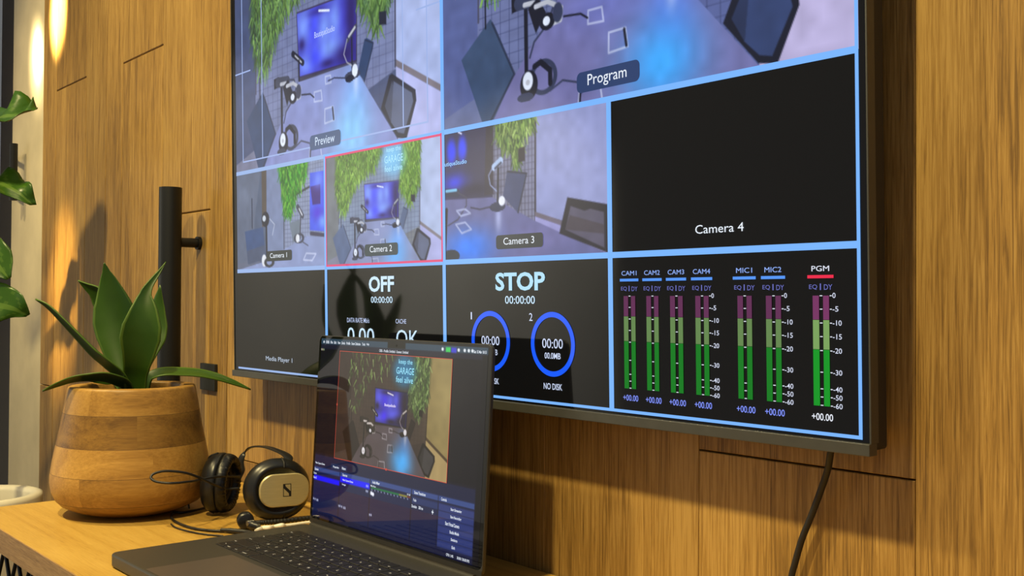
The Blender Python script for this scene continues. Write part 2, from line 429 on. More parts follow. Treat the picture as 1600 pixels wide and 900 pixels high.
# ------------------------------------------------------------------ the setting
WY = 0.792                                   # face of the timber panelling
def planks(mb, bounds, joints, y0=WY, y1=WY + 0.014, z0=0.0, z1=2.70, seed=3, gap=0.00025, ch=0.0006):
    rng = random.Random(seed)
    for i, (a, b) in enumerate(zip(bounds[:-1], bounds[1:])):
        zs = [z0] + sorted(joints.get(i, [])) + [z1]
        for lo, hi in zip(zs[:-1], zs[1:]):
            lo2 = lo + (0.0008 if lo > z0 else 0); hi2 = hi - (0.0008 if hi < z1 else 0)
            mb.box(a + gap, b - gap, y0, y1, lo2, hi2, 0, rng.random() + i, ch=ch)
    mb.box(bounds[0] + 0.001, bounds[-1] - 0.001, y1, y1 + 0.014, z0, z1, 1)
wb = [-1.6835, -1.537, -1.3154, -1.0938, -0.8722, -0.6507, -0.4292, -0.2077, 0.0138, 0.2353, 0.4568, 0.6783, 0.8998, 1.1213, 1.3428, 1.60]
mb = MB(); planks(mb, wb, {0: [0.7858], 1: [2.1], 3: [1.6], 5: [0.9102], 7: [0.35, 2.2], 9: [1.1], 11: [1.9]}, seed=8)
tag(mb.build('wall_back', [M['panel'], M['groove']]), kind='structure')
db = [-2.742, -2.6387, -2.4228, -2.2919, -2.1955, -1.9802, -1.7600, -1.6855]
mb = MB(); planks(mb, db, {0: [0.842], 1: [1.558], 4: [1.549], 5: [1.214]}, seed=21, gap=0.0006, ch=0.0016)
door = tag(mb.build('door_1', [M['panel'], M['groove']]), kind='structure')
mb = MB()
mb.tube([(-1.8024, 0.737, 0.655), (-1.8024, 0.737, 1.2523)], 0.0197, 40, smooth_pts=False)
bar = mb.build('pull_handle', M['black'], door, bevel=0.0008)
for z in (1.1557, 0.752):
    mb = MB(); mb.tube([(-1.8024, 0.744, z), (-1.8024, WY, z)], 0.0085, 24, smooth_pts=False)
    mb.tube([(-1.8024, 0.786, z), (-1.8024, WY, z)], 0.0118, 24, smooth_pts=False)
    mb.build('standoff', M['black'], bar)
mb = MB(); mb.box(-1.7830, -1.7225, WY - 0.006, WY + 0.002, 0.8935, 0.9407)
mb.build('lock_plate', M['lock'], door, bevel=0.0012)
mb = MB(); mb.box(-3.122, -2.66, 0.8215, 0.95, 0, 2.70)
tag(mb.build('wall_end', M['concrete']), kind='structure')
# black framed glazed door at the far left
mb = MB()
mb.box(-3.262, -3.124, 0.826, 0.878, 0.0, 2.70); mb.box(-4.04, -3.93, 0.832, 0.878, 0.0, 2.70)
mb.box(-3.93, -3.262, 0.832, 0.878, 0.0, 0.12); mb.box(-3.93, -3.262, 0.832, 0.878, 2.58, 2.70)
d2 = tag(mb.build('door_2', M['frame'], bevel=0.002), kind='structure')
mb = MB(); mb.box(-3.93, -3.262, 0.850, 0.858, 0.12, 2.58); mb.build('glass_pane', M['glass'], d2)
mb = MB(); mb.tube([(-2.991, 0.790, 1.318), (-2.991, 0.790, 1.470)], 0.0105, 24, smooth_pts=False)
ph = mb.build('pull_handle', M['black'], d2, bevel=0.0008)
for z in (1.345, 1.44):
    mb = MB(); mb.tube([(-2.996, 0.795, z), (-3.18, 0.838, z)], 0.005, 14, smooth_pts=False); mb.build('standoff', M['black'], ph)
mb = MB(); mb.box(-5.2, -3.0, 1.70, 1.76, 0, 2.70); tag(mb.build('wall_beyond', M['olive']), kind='structure')
mb = MB(); mb.box(-4.12, -4.05, -2.72, 0.90, 0, 2.70); tag(mb.build('wall_left', M['plaster']), kind='structure')
mb = MB(); mb.box(-5.2, 1.6, -3.0, 1.76, -0.06, 0.0); tag(mb.build('floor', M['floor']), kind='structure')

# ------------------------------------------------------------------ table
T = empty('desk', (-0.55, 0.586, 0.0))
tag(T, 'narrow oak desk along the timber wall carrying the laptop and agave', 'table')
tx, ty = -0.55, 0.586
mb = MB(); mb.box(-1.643 - tx, 0.60 - tx, 0.382 - ty, 0.789 - ty, 0.719, 0.75, 0)
mb.build('tabletop', M['table'], T, bevel=0.0009)
mb = MB(); mb.box(-1.643 - tx, 0.60 - tx, 0.3805 - ty, 0.3819 - ty, 0.7188, 0.7494, 0)
mb.build('front_edge', M['edge'], T)
def lattice(x0, x1, y):
    mb = MB()
    for x in (x0, x1): mb.tube([(x, y, 0.0), (x, y, 0.719)], 0.005, 8, smooth_pts=False)
    for z in (0.005, 0.712): mb.tube([(x0, y, z), (x1, y, z)], 0.005, 8, smooth_pts=False)
    st = 0.030; n = int(round((x1 - x0) / st))
    st = (x1 - x0) / n; rows = int(0.70 / 0.046)
    for j in range(rows):
        za, zb = 0.712 - j * 0.046, 0.712 - (j + 1) * 0.046
        for i in range(n):
            xa = x0 + i * st
            if (i + j) % 2 == 0: mb.tube([(xa, y, za), (xa + st, y, zb)], 0.0027, 6, smooth_pts=False)
            else: mb.tube([(xa + st, y, za), (xa, y, zb)], 0.0027, 6, smooth_pts=False)
    return mb
lattice(-1.60 - tx, -1.24 - tx, 0.402 - ty).build('leg', M['black'], T)
lattice(0.20 - tx, 0.56 - tx, 0.402 - ty).build('leg', M['black'], T)
for x0 in (-1.60, 0.20):
    lattice(x0 - tx, x0 + 0.36 - tx, 0.755 - ty).build('leg', M['black'], T)

# ------------------------------------------------------------------ television on the wall
W, H = 1.10, 0.61875
TV = empty('television', (-0.99931, 0.74840, 0.94409), (math.radians(1.25), 0, 0))
tag(TV, 'large wall-mounted television showing a grid of studio camera pictures', 'television')
def tvp(u, v, off): return ((u - 0.5) * W, -off, (1 - v) * H)
mb = MB(); mb.box(-0.5635, 0.5566, 0.0, 0.004, -0.0028, 0.6255); mb.build('display_panel', M['panel_black'], TV)
mb = MB()
mb.box(0.5562, 0.5578, -0.0012, 0.010, -0.0028, 0.6275); mb.box(-0.5645, -0.5630, -0.0012, 0.010, -0.0028, 0.6275)
mb.box(-0.5645, 0.5578, -0.0012, 0.010, 0.6250, 0.6275)
mb.build('bezel', M['bezel'], TV, bevel=0.0004)
mb = MB(); mb.box(-0.5665, 0.5578, -0.0040, 0.0075, -0.0124, -0.0026); mb.build('bottom_bar', M['bezel'], TV, bevel=0.0006)
mb = MB(); mb.box(-0.5610, 0.5560, 0.0042, 0.0275, -0.0095, 0.624); mb.build('housing', M['housing'], TV, bevel=0.003)
mb = MB(); mb.box(-0.22, 0.22, 0.0275, 0.0455, 0.17, 0.45); mb.build('wall_bracket', M['black'], TV)

def quad_on(place, name, mat, parent, u0, u1, v0, v1, off, corner=0.0, wh=(1, 1)):
    """flat tile on a display, with optional rounded corners (corner in metres)"""
    a, b = place(u0, v1, off), place(u1, v0, off)
    out = rounded(a[0], b[0], a[2], b[2], corner) if corner else [(b[0], b[2]), (a[0], b[2]), (a[0], a[2]), (b[0], a[2])]
    mb = MB(); mb.add([(x, a[1], z) for x, z in out], [tuple(range(len(out)))]); return mb.build(name, mat, parent, recalc=False)
def words_on(place, name, mat, parent, items, off, joined=False):
    """items: (text, u0, u1, v0, v1, bold); each word group becomes an object of its own unless joined"""
    if not joined and len(items) > 1:
        return [words_on(place, name, mat, parent, [it], off) for it in items]
    mb = MB()
    for it in items:
        txt, u0, u1, v0, v1 = it[:5]; bold = it[5] if len(it) > 5 else 0.0
        v, f, _ = letter_shape(txt, bold)
        P = [place(u0 + (u1 - u0) * p[0], v1 + (v0 - v1) * p[1], off) for p in v]
        mb.add(P, f)
    return mb.build(name, mat, parent, recalc=False)
def rects_on(place, name, mats, parent, rects, off):
    mb = MB()
    for r in rects:
        u0, u1, v0, v1 = r[:4]; k = r[4] if len(r) > 4 else 0
        a, b = place(u0, v1, off), place(u1, v0, off)
        mb.add([(a[0], a[1], a[2]), (b[0], a[1], a[2]), (b[0], a[1], b[2]), (a[0], a[1], b[2])], [(0, 1, 2, 3)], k)
    return mb.build(name, mats, parent, recalc=False)
def ring_on(place, name, mat, parent, u, v, ro, ri, off, n=64):
    c = place(u, v, off); vs = []
    for k in range(n):
        a = 2 * math.pi * k / n
        vs += [(c[0] + ro * math.cos(a), c[1], c[2] + ro * math.sin(a)), (c[0] + ri * math.cos(a), c[1], c[2] + ri * math.sin(a))]
    fs = [(2 * k, 2 * ((k + 1) % n), 2 * ((k + 1) % n) + 1, 2 * k + 1) for k in range(n)]
    return MB().add(vs, fs).build(name, mat, parent, recalc=False)

# --- what camera 2 sees: a podcast table, wall screen, hanging plants
def podcast_room(w, h, pal, seed=5):
    c = Canvas(w, h, pal['dark_wall'], seed)
    c.poly([(0.132, -.1), (0.83, -.1), (0.825, 0.70), (0.12, 1.02)], pal['brick'])
    for k in range(26):                                   # metal grid on the wall
        y = -0.02 + k * 0.040
        c.line([(0.13, y + 0.03), (0.83, y + 0.004)], 0.0022, pal['grid'], 0.40)
    for k in range(25):
        x = 0.145 + k * 0.0278; c.line([(x, 0), (x - 0.004, 0.95)], 0.0022, pal['grid'], 0.50)
    c.line([(0.131, 0), (0.127, 0.62)], 0.006, pal['seam'], 0.8)
    c.poly([(0.0, 0.955), (0.13, 0.89), (0.20, 0.86), (0.2, 1.1), (0, 1.1)], pal['bench'], 0.8)
    c.poly([(0.826, -.1), (1.1, -.1), (1.1, 0.92), (0.84, 0.685), (0.822, 0.66)], pal['right'])
    c.blob(1.0, 0.25, 0.16, 0.5, pal['right_hi'], 0.7)
    c.poly([(0.822, 0.662), (1.02, 0.835), (1.02, 0.862), (0.822, 0.690)], pal['strip'])
    c.poly([(0.822, 0.690), (1.02, 0.862), (1.02, 1.1), (0.83, 1.1)], pal['bench_r'])
    c.line([(0.826, 0), (0.82, 0.69)], 0.006, pal['seam'], 0.9)
    # wall screen
    c.poly([(0.36, 0.300), (0.66, 0.312), (0.656, 0.620), (0.372, 0.615)], pal['tv_edge'])
    c.poly([(0.364, 0.308), (0.655, 0.320), (0.651, 0.610), (0.375, 0.604)], pal['tv'])
    for (x, y, rx, ry, col, al) in ((.40, .38, .045, .10, 'tv_hi', .9), (.46, .40, .035, .08, 'tv_mid', .8), (.505, .42, .035, .09, 'tv_hi', .9), (.555, .40, .028, .09, 'tv_hi', .85),
                                    (.53, .52, .07, .05, 'tv_hi', .95), (.41, .56, .05, .05, 'tv_hi', .8), (.455, .54, .03, .05, 'tv_mid', .8), (.60, .57, .05, .05, 'tv_dark', .95), (.632, .42, .030, .20, 'tv_dark', 1.0), (.388, .46, .018, .03, 'tv_dark', .9), (.52, .585, .035, .02, 'tv_dark', .9), (.47, .335, .05, .02, 'tv_dark', .6)):
        m = c.a.copy(); c.blob(x, y, rx, ry, pal[col], al)
        out = Canvas(w, h, (0, 0, 0)); out.poly([(0.364, 0.308), (0.655, 0.320), (0.651, 0.610), (0.375, 0.604)], (255, 255, 255))
        k = out.a[..., :1] / 255; c.a = m * (1 - k) + c.a * k
    c.line([(0.478, 0.335), (0.528, 0.352)], 0.006, pal['lamp'])
    c.poly([(0.37, 0.612), (0.655, 0.622), (0.655, 0.640), (0.37, 0.634)], pal['seam'])
    # table with its blue pool of light
    tb = [(0.369, 0.628), (0.632, 0.622), (0.662, 0.672), (0.832, 1.0), (0.835, 1.1), (0.13, 1.1), (0.19, 0.935)]
    base = c.a.copy(); c.poly(tb, pal['table']); c.blob(0.50, 0.68, 0.12, 0.10, pal['table_hi'], 0.5)
    c.blob(0.645, 0.80, 0.055, 0.17, pal['pool2'], 0.8); c.blob(0.625, 0.92, 0.085, 0.13, pal['pool'], 1.0); c.blob(0.65, 0.70, 0.012, 0.06, pal['lamp'], 0.5)
    msk = Canvas(w, h, (0, 0, 0)); msk.poly(tb, (255, 255, 255)); k = msk.a[..., :1] / 255; c.a = base * (1 - k) + c.a * k
    for q in ([(0.45, 0.697), (0.485, 0.698), (0.489, 0.745), (0.449, 0.741)], [(0.502, 0.787), (0.543, 0.785), (0.548, 0.846), (0.501, 0.852)], [(0.506, 0.642), (0.532, 0.643), (0.534, 0.676), (0.507, 0.676)], [(0.425, 0.945), (0.478, 0.94), (0.486, 1.02), (0.42, 1.02)]):
        c.line(q + [q[0]], 0.004, pal['lamp'], 0.55)
    c.line([(0.540, 0.789), (0.545, 0.842)], 0.006, pal['ink']); c.line([(0.428, 0.95), (0.425, 1.0)], 0.005, pal['ink'])
    # planting and neon
    c.foliage([(.112, -.02), (.511, -.02), (.52, .063), (.438, .20), (.33, .25), (.25, .377), (.194, .53), (.14, .51), (.10, .28)], pal['leaf'], pal.get('nl', 900), 0.034, 0.0065, pal.get('bl', 0.8))
    c.foliage([(.699, -.02), (.826, -.02), (.822, .354), (.785, .43), (.75, .514), (.73, .49), (.66, .357)], pal['leaf'], 800, 0.034, 0.0065)
    c.blob(0.615, 0.13, 0.10, 0.15, pal['neon_glow'], 0.75, 4)
    c.poly([(0.755, .443), (.785, .450), (.785, .506), (.755, .498)], pal['ink'])
    # chairs
    c.poly([(0.659, 0.666), (.690, .537), (.700, .533), (.729, .560), (.727, .585), (.689, .716)], pal['chair']); c.line([(.694, .54), (.729, .565), (.688, .714)], 0.004, pal['ink'], 0.6)
    c.poly([(0.068, .742), (.166, .622), (.181, .655), (.24, .843), (.169, 1.0), (.136, .991)], pal['chair']); c.line([(.172, .64), (.24, .843), (.165, .99)], 0.006, pal['ink'], 0.5)
    c.line([(.15, .55), (.15, .65)], 0.005, pal['ink'])
    c.poly([(0.758, .849), (.795, .720), (.806, .716), (.899, .806), (.902, .850), (.862, .995), (.826, .984)], pal['ink'])
    c.poly([(.812, .748), (.885, .815), (.890, .85), (.852, .972), (.828, .962), (.800, .915)], pal['mesh'])
    c.poly([(.775, .842), (.806, .745), (.812, .77), (.800, .915)], pal['mesh'], 0.6)
    # microphones and headphones
    c.line([(.276, .62), (.276, .85)], 0.011, pal['ink']); c.poly([(.233, .578), (.262, .573), (.264, .622), (.234, .628)], pal['ink'])
    c.line([(.255, .600), (.308, .606)], 0.028, pal['ink2']); c.line([(.272, .612), (.302, .614)], 0.010, pal['metal'])
    c.line([(.302, .60), (.345, .61), (.355, .65), (.34, .70), (.30, .75), (.287, .80)], 0.005, pal['ink2'])
    c.line([(.34, .488), (.375, .525), (.392, .545)], 0.017, pal['ink']); c.line([(.352, .50), (.385, .54)], 0.005, pal['metal'])
    c.line([(.372, .53), (.372, .62)], 0.008, pal['ink'])
    c.line([(.615, .515), (.632, .49), (.652, .468)], 0.013, pal['ink2']); c.line([(.62, .50), (.648, .47)], 0.007, pal['metal'])
    c.line([(.633, .51), (.634, .66)], 0.006, pal['ink']); c.line([(.612, .51), (.596, .57), (.61, .61), (.632, .63)], 0.004, pal['metal'], 0.8)
    c.poly([(.283, .63), (.312, .60), (.335, .66), (.305, .722)], pal['ink'])
    c.line([(.305, .63), (.34, .625), (.378, .66), (.375, .70), (.35, .705)], 0.010, pal['metal']); c.disc(.338, .692, .022, .030, pal['ink']); c.disc(.336, .69, .010, .016, pal['lamp']); c.disc(.368, .672, .014, .034, pal['ink2'])
    c.line([(.385, .692), (.43, .70), (.448, .72)], 0.004, pal['ink'])
    c.disc(.635, .672, .036, .020, pal['ink2']); c.disc(.646, .655, .013, .028, pal['lamp']); c.disc(.622, .684, .020, .016, pal['ink']); c.line([(.60, .675), (.55, .66), (.52, .665)], 0.003, pal['ink'])
    c.disc(.325, .878, .040, .062, pal['ink2'], hole=.72); c.line([(.30, .835), (.318, .825), (.345, .86), (.345, .905)], 0.012, pal['ink'])
    c.disc(.283, .895, .026, .052, pal['ink']); c.disc(.280, .880, .015, .032, pal['lamp']); c.disc(.280, .885, .006, .010, pal['metal']); c.disc(.272, .935, .024, .016, pal['ink2'])
    c.line([(.345, .93), (.38, .905), (.425, .925), (.43, .96)], 0.004, pal['ink2'])
    c.grain(0.06, 9)
    return c
P_BASE = dict(dark_wall=(70, 82, 120), brick=(116, 126, 162), grid=(66, 72, 108), seam=(66, 66, 86), bench=(126, 128, 156), right=(156, 172, 216), right_hi=(178, 192, 236), strip=(124, 118, 130), bench_r=(168, 172, 224),
              tv=(66, 66, 206), tv_edge=(60, 55, 90), tv_hi=(128, 162, 255), tv_mid=(64, 74, 255), tv_dark=(44, 34, 104), lamp=(225, 235, 255), table=(124, 128, 176), table_hi=(140, 152, 204), pool=(110, 182, 255), pool2=(118, 166, 250),
              leaf=[(78, 124, 48), (100, 146, 62), (62, 104, 48), (124, 164, 80), (84, 128, 70)], neon_glow=(120, 205, 255), neon=(190, 240, 255), ink=(36, 40, 60), ink2=(62, 68, 92), metal=(185, 190, 205), chair=(52, 72, 112), mesh=(88, 98, 130))
P_PROG = dict(P_BASE); P_PROG.update(dark_wall=(86, 98, 152), brick=(104, 114, 160), grid=(44, 52, 90), table=(112, 112, 166), table_hi=(102, 116, 206), bench=(104, 114, 154), right=(178, 180, 222), right_hi=(200, 196, 240), bench_r=(184, 176, 218), pool=(64, 170, 255), pool2=(90, 130, 240), chair=(58, 78, 112), ink=(22, 26, 44), ink2=(50, 58, 88), mesh=(50, 66, 110))
P_C2 = dict(P_BASE); P_C2.update(dark_wall=(112, 118, 128), brick=(122, 138, 168), right=(166, 182, 220), leaf=[(90, 138, 46), (116, 160, 54), (76, 120, 44), (146, 184, 88), (100, 140, 64)], table=(130, 140, 182), chair=(86, 104, 142))
P_LAP = dict(dark_wall=(54, 42, 38), brick=(62, 49, 42), grid=(46, 36, 32), seam=(34, 24, 18), bench=(70, 58, 54), right=(132, 114, 68), right_hi=(160, 142, 92), strip=(72, 56, 34), bench_r=(164, 140, 92),
             tv=(34, 26, 100), tv_edge=(20, 14, 30), tv_hi=(84, 86, 225), tv_mid=(60, 34, 240), tv_dark=(30, 18, 36), lamp=(225, 220, 225), table=(78, 66, 68), table_hi=(88, 76, 84), pool=(70, 168, 240), pool2=(86, 120, 180), nl=130, bl=0.0,
             leaf=[(60, 80, 36), (96, 124, 56), (46, 60, 32), (134, 158, 92), (64, 72, 44)], neon_glow=(30, 130, 185), neon=(140, 225, 255), ink=(26, 20, 18), ink2=(42, 34, 30), metal=(190, 180, 175), chair=(36, 27, 24), mesh=(58, 54, 54))

LW = 0.0029                                                # half the white grid line, in u
def cell_place(u0, v0, w, off, inset=0.0):
    return lambda s, t: ((u0 + s * w - 0.5) * W, np.full(np.shape(s), -off), (1 - (v0 + t * w)) * H)
def picture(name, canvas, u0, v0, w, label=None):
    o = canvas.mesh(name, M['picture'], cell_place(u0, v0, w, 0.0004), TV)
    if label: o['label'] = label
    return o
P_PRE = dict(P_BASE); P_PRE.update(table=(132, 142, 200), table_hi=(148, 164, 222), right=(166, 182, 230), right_hi=(184, 198, 244), bench_r=(178, 184, 236), pool=(136, 202, 255), pool2=(132, 184, 255), leaf=[(82, 116, 62), (100, 138, 72), (66, 98, 58), (116, 152, 88), (84, 118, 80)], brick=(118, 128, 170))
preview = picture('video_tile', podcast_room(416, 234, P_PRE), 0, 0, 0.5, 'large upper left picture captioned Preview')
program = picture('video_tile', podcast_room(480, 270, P_PROG), 0.5, 0, 0.5, 'large upper right picture captioned Program')
cam2 = picture('video_tile', podcast_room(224, 126, P_C2), 0.25, 0.5, 0.25, 'small red-outlined picture captioned Camera 2')

def camera_one(w, h):
    c = Canvas(w, h, (80, 94, 122), 7)
    c.poly([(0, 0), (.30, 0), (.22, .5), (.2, 1), (0, 1)], (98, 108, 132), 0.7); c.blob(.1, .25, .1, .12, (120, 132, 160), 0.6)
    c.poly([(.31, -.1), (.369, -.1), (.363, .47), (.31, .60)], (84, 76, 74)); c.poly([(.369, -.1), (.57, -.1), (.56, .83), (.36, .93)], (118, 132, 170))
    c.poly([(.57, -.1), (1.1, -.1), (1.1, .80), (.56, .82)], (136, 148, 182))
    for k in range(22): c.line([(.57, .02 + .04 * k), (1, .0 + .042 * k)], .003, (84, 92, 120), .6)
    for k in range(16): c.line([(.58 + .027 * k, 0), (.575 + .027 * k, .8)], .003, (84, 92, 120), .6)
    c.line([(.70, .30), (.84, .25)], .012, (50, 54, 70)); c.line([(.563, .45), (.561, .82)], .009, (60, 66, 88))
    c.foliage([(.50, -.02), (.83, -.02), (.817, .111), (.70, .291), (.64, .485), (.57, .477), (.535, .159)], [(40, 130, 30), (70, 160, 40), (30, 100, 30), (110, 175, 60)], 420, .05, .010)
    c.poly([(.846, .123), (1.1, .126), (1.1, .69), (.839, .65)], (66, 90, 230)); c.poly([(.85, .25), (.95, .24), (.95, .42), (.87, .42)], (50, 24, 120)); c.blob(.93, .20, .05, .08, (120, 150, 255), .7); c.blob(.92, .5, .05, .06, (70, 30, 200), .8); c.blob(.97, .58, .04, .06, (120, 170, 255), .8); c.line([(.85, .68), (1, .71)], .02, (60, 60, 90))
    c.line([(.19, .28), (.19, .57)], .010, (34, 42, 70))
    c.poly([(.03, .975), (.314, .92), (.81, .70), (1.1, .74), (1.1, 1.1), (.0, 1.1)], (136, 150, 196)); c.poly([(0, .99), (.3, .92), (.2, .88), (0, .93)], (96, 104, 128))
    c.poly([(.098, .60), (.319, .572), (.353, .889), (.134, .935)], (58, 82, 128)); c.poly([(.12, .80), (.34, .75), (.35, .89), (.134, .935)], (74, 84, 110), .8)
    c.poly([(.622, .561), (.734, .541), (.741, .664), (.661, .75)], (108, 122, 140))
    c.disc(.35, .50, .045, .075, (34, 38, 56)); c.disc(.335, .49, .02, .03, (200, 210, 225)); c.line([(.36, .55), (.362, .90)], .018, (30, 32, 46)); c.line([(.40, .5), (.455, .56), (.43, .66)], .006, (180, 190, 215))
    c.line([(.715, .42), (.765, .51)], .030, (60, 66, 88)); c.line([(.73, .44), (.76, .5)], .01, (210, 215, 230)); c.line([(.745, .52), (.735, .72)], .010, (50, 54, 72))
    c.disc(.725, .715, .055, .05, (60, 66, 88), hole=.6); c.disc(.71, .715, .02, .04, (220, 225, 235)); c.line([(.76, .75), (.82, .79)], .006, (70, 74, 96))
    c.disc(.33, .905, .028, .06, (220, 225, 235)); c.disc(.39, .925, .06, .05, (52, 56, 66), hole=.5); c.line([(.80, .86), (.90, .87), (.86, .93), (.77, .92), (.80, .86)], .008, (190, 200, 235))
    c.grain(.05, 7); return c
def camera_three(w, h):
    c = Canvas(w, h, (52, 50, 84), 9)
    c.poly([(.34, -.1), (.605, -.1), (.597, .76), (.335, .6)], (120, 122, 150))
    for k in range(12): c.line([(.35 + .021 * k, 0), (.345 + .021 * k, .74)], .005, (66, 64, 84), .75)
    for k in range(16): c.line([(.34, .02 + .045 * k), (.6, .0 + .047 * k)], .004, (66, 64, 84), .6)
    c.poly([(.605, -.1), (1.1, -.1), (1.1, .9), (.597, .69)], (142, 150, 200)); c.blob(.85, .3, .25, .4, (156, 162, 214), .6); c.line([(.602, 0), (.595, .74)], .010, (50, 46, 60))
    c.poly([(.30, -.1), (.345, -.1), (.34, .52), (.28, .52)], (52, 46, 62))
    c.blob(.06, .16, .035, .10, (40, 60, 250), .95, 4); c.blob(.135, .15, .032, .10, (50, 70, 250), .95, 4); c.blob(.08, .40, .08, .07, (50, 60, 235), .9); c.blob(.22, .47, .12, .05, (30, 26, 60), .9)
    c.line([(.11, .02), (.13, .035)], .008, (210, 220, 255))
    c.foliage([(.35, -.02), (.596, -.02), (.591, .076), (.529, .146), (.502, .334), (.470, .329), (.456, .216), (.371, .163)], [(90, 120, 60), (120, 150, 70), (60, 86, 50), (150, 175, 100)], 330, .045, .009)
    c.poly([(.498, .218), (.538, .212), (.538, .312), (.498, .318)], (44, 40, 52))
    c.poly([(.594, .675), (.80, .78), (.80, .82), (.594, .708)], (106, 98, 112)); c.poly([(.594, .708), (1.0, .92), (1.0, 1.0), (.594, .75)], (158, 158, 215))
    c.poly([(.0, .52), (.334, .541), (.59, .737), (1.0, 1.0), (1.0, 1.1), (0, 1.1)], (100, 102, 152)); c.blob(.17, .90, .16, .14, (50, 130, 255), 1.0); c.blob(.37, .70, .02, .10, (180, 190, 240), .8); c.blob(.62, .86, .16, .10, (118, 114, 170), .6)
    c.poly([(.40, .545), (.428, .370), (.435, .365), (.547, .400), (.493, .672)], (66, 74, 112)); c.line([(.43, .37), (.547, .402), (.493, .67)], .007, (44, 46, 66))
    c.poly([(.731, .838), (.778, .600), (.99, .672), (.99, .985)], (40, 38, 50)); c.poly([(.765, .815), (.795, .66), (.87, .70), (.90, .69), (.97, .72), (.97, .95)], (86, 82, 104)); c.poly([(.765, .815), (.79, .72), (.97, .80), (.97, .86)], (66, 58, 66), .7)
    c.line([(.345, .325), (.388, .285)], .030, (170, 195, 235)); c.line([(.352, .335), (.39, .30)], .010, (60, 64, 90)); c.line([(.372, .34), (.366, .60)], .013, (36, 36, 54)); c.line([(.335, .33), (.31, .38), (.32, .45), (.36, .50)], .005, (150, 165, 210))
    c.disc(.365, .615, .05, .035, (44, 50, 80)); c.disc(.393, .575, .020, .035, (225, 230, 245)); c.line([(.32, .61), (.25, .62), (.19, .60)], .006, (44, 44, 70))
    c.line([(.0, .465), (.10, .48)], .035, (40, 46, 74)); c.line([(.02, .455), (.09, .455)], .012, (120, 190, 230)); c.line([(.10, .475), (.16, .52), (.16, .58), (.10, .68), (.03, .72)], .006, (60, 60, 84))
    for q in ([(.092, .613), (.151, .607), (.186, .642), (.12, .655)], [(.085, .716), (.15, .706), (.191, .762), (.126, .786)]): c.line(q + [q[0]], .008, (180, 190, 230), .8)
    c.disc(.05, .955, .06, .05, (40, 44, 50), .9); c.line([(.02, .60), (.0, 1)], .02, (40, 36, 44))
    c.grain(.05, 7); return c
cam1 = picture('video_tile', camera_one(208, 117), 0, 0.5, 0.25, 'small picture captioned Camera 1')
cam3 = picture('video_tile', camera_three(224, 126), 0.5, 0.5, 0.25, 'small picture captioned Camera 3')

# dividing lines of the grid
LV, LH = 0.0029, 0.0048
line_mat = glow((122, 182, 255)); line_left = glow((150, 180, 232))
rects_on(tvp, 'grid_lines', [line_mat, line_left], TV,
         [(0.25 - LV, 0.25 + LV, 0.5, 1, 0), (0.5 - LV, 0.5 + LV, 0, 1, 0), (0.75 - LV, 0.75 + LV, 0.5, 1, 0), (1 - LV, 1, 0, 1, 0),
          (0.0, 0.25 - LV, 0.5 - LH, 0.5 + LH, 1), (0.25 - LV, 1, 0.5 - LH, 0.5 + LH, 0), (0, 0.25 - LV, 0.75 - LH, 0.75 + LH, 1), (0.25 - LV, 1, 0.75 - LH, 0.75 + LH, 0),
          (0, 0.25, 1 - LH, 1, 1), (0.25, 1, 1 - LH, 1, 0)], 0.0008)
rr = [(0.25 + LV, 0.5 - LV, 0.5 + LH * .2, 0.5 + LH * 1.15), (0.25 + LV, 0.5 - LV, 0.75 - LH * 1.25, 0.75 - LH * .3), (0.25 + LV * .4, 0.25 + LV * 1.1, 0.5, 0.75 - LH * .3), (0.5 - LV * 1.5, 0.5 - LV * .6, 0.5, 0.75 - LH * .3)]
rects_on(tvp, 'tally_outline', glow((226, 70, 120)), cam2, rr, 0.0010)
def pv(s, t): return (s * 0.5, t * 0.5)
sa = [(0.0425, 0.0465, 0.0, 0.949), (0.943, 0.947, 0.0, 0.949), (0.0465, 0.943, 0.942, 0.949), (0.162, 0.166, 0.0, 0.942), (0.849, 0.853, 0.0, 0.942), (0.0, 0.095, 0.488, 0.495), (0.905, 1.0, 0.488, 0.495)]
rects_on(tvp, 'safe_area_lines', glow((158, 180, 232)), preview, [(a * .5, b * .5, c * .5, d * .5) for a, b, c, d in sa], 0.0007)

def caption(tile, txt, u0, v0, w, plate, box, plate_c, text_c=(236, 244, 255), bold=0.0):
    if plate: quad_on(tvp, 'caption_plate', glow(plate_c), tile, u0 + plate[0] * w, u0 + plate[1] * w, v0 + plate[2] * w, v0 + plate[3] * w, 0.0010, 0.004 if w < .4 else 0.006)
    words_on(tvp, 'caption_text', glow(text_c), tile, [(txt, u0 + box[0] * w, u0 + box[1] * w, v0 + box[2] * w, v0 + box[3] * w, bold)], 0.0013)
caption(preview, 'Preview', 0, 0, .5, (.427, .579, .893, .961), (.455, .551, .905, .944), (70, 92, 132), (215, 232, 255))
caption(program, 'Program', .5, 0, .5, (.419, .577, .894, .962), (.448, .546, .906, .953), (44, 64, 108))
caption(cam1, 'Camera 1', 0, .5, .25, (.365, .651, .816, .916), (.405, .597, .838, .885), (48, 54, 56))
caption(cam2, 'Camera 2', .25, .5, .25, (.366, .649, .819, .921), (.412, .601, .836, .889), (62, 74, 80))
caption(cam3, 'Camera 3', .5, .5, .25, (.356, .642, .822, .923), (.404, .591, .843, .893), (56, 60, 64))
words_on(tvp, 'screen_lettering', glow((150, 200, 255)), cam3, [('utiqueStudio', .5 + .013 * .25, .5 + .167 * .25, .5 + .232 * .25, .5 + .275 * .25, .02)], 0.0008)
words_on(tvp, 'screen_lettering', glow((190, 205, 255)), preview, [('BoutiqueStudio', .455 * .5, .555 * .5, .425 * .5, .462 * .5, .01)], 0.0008)
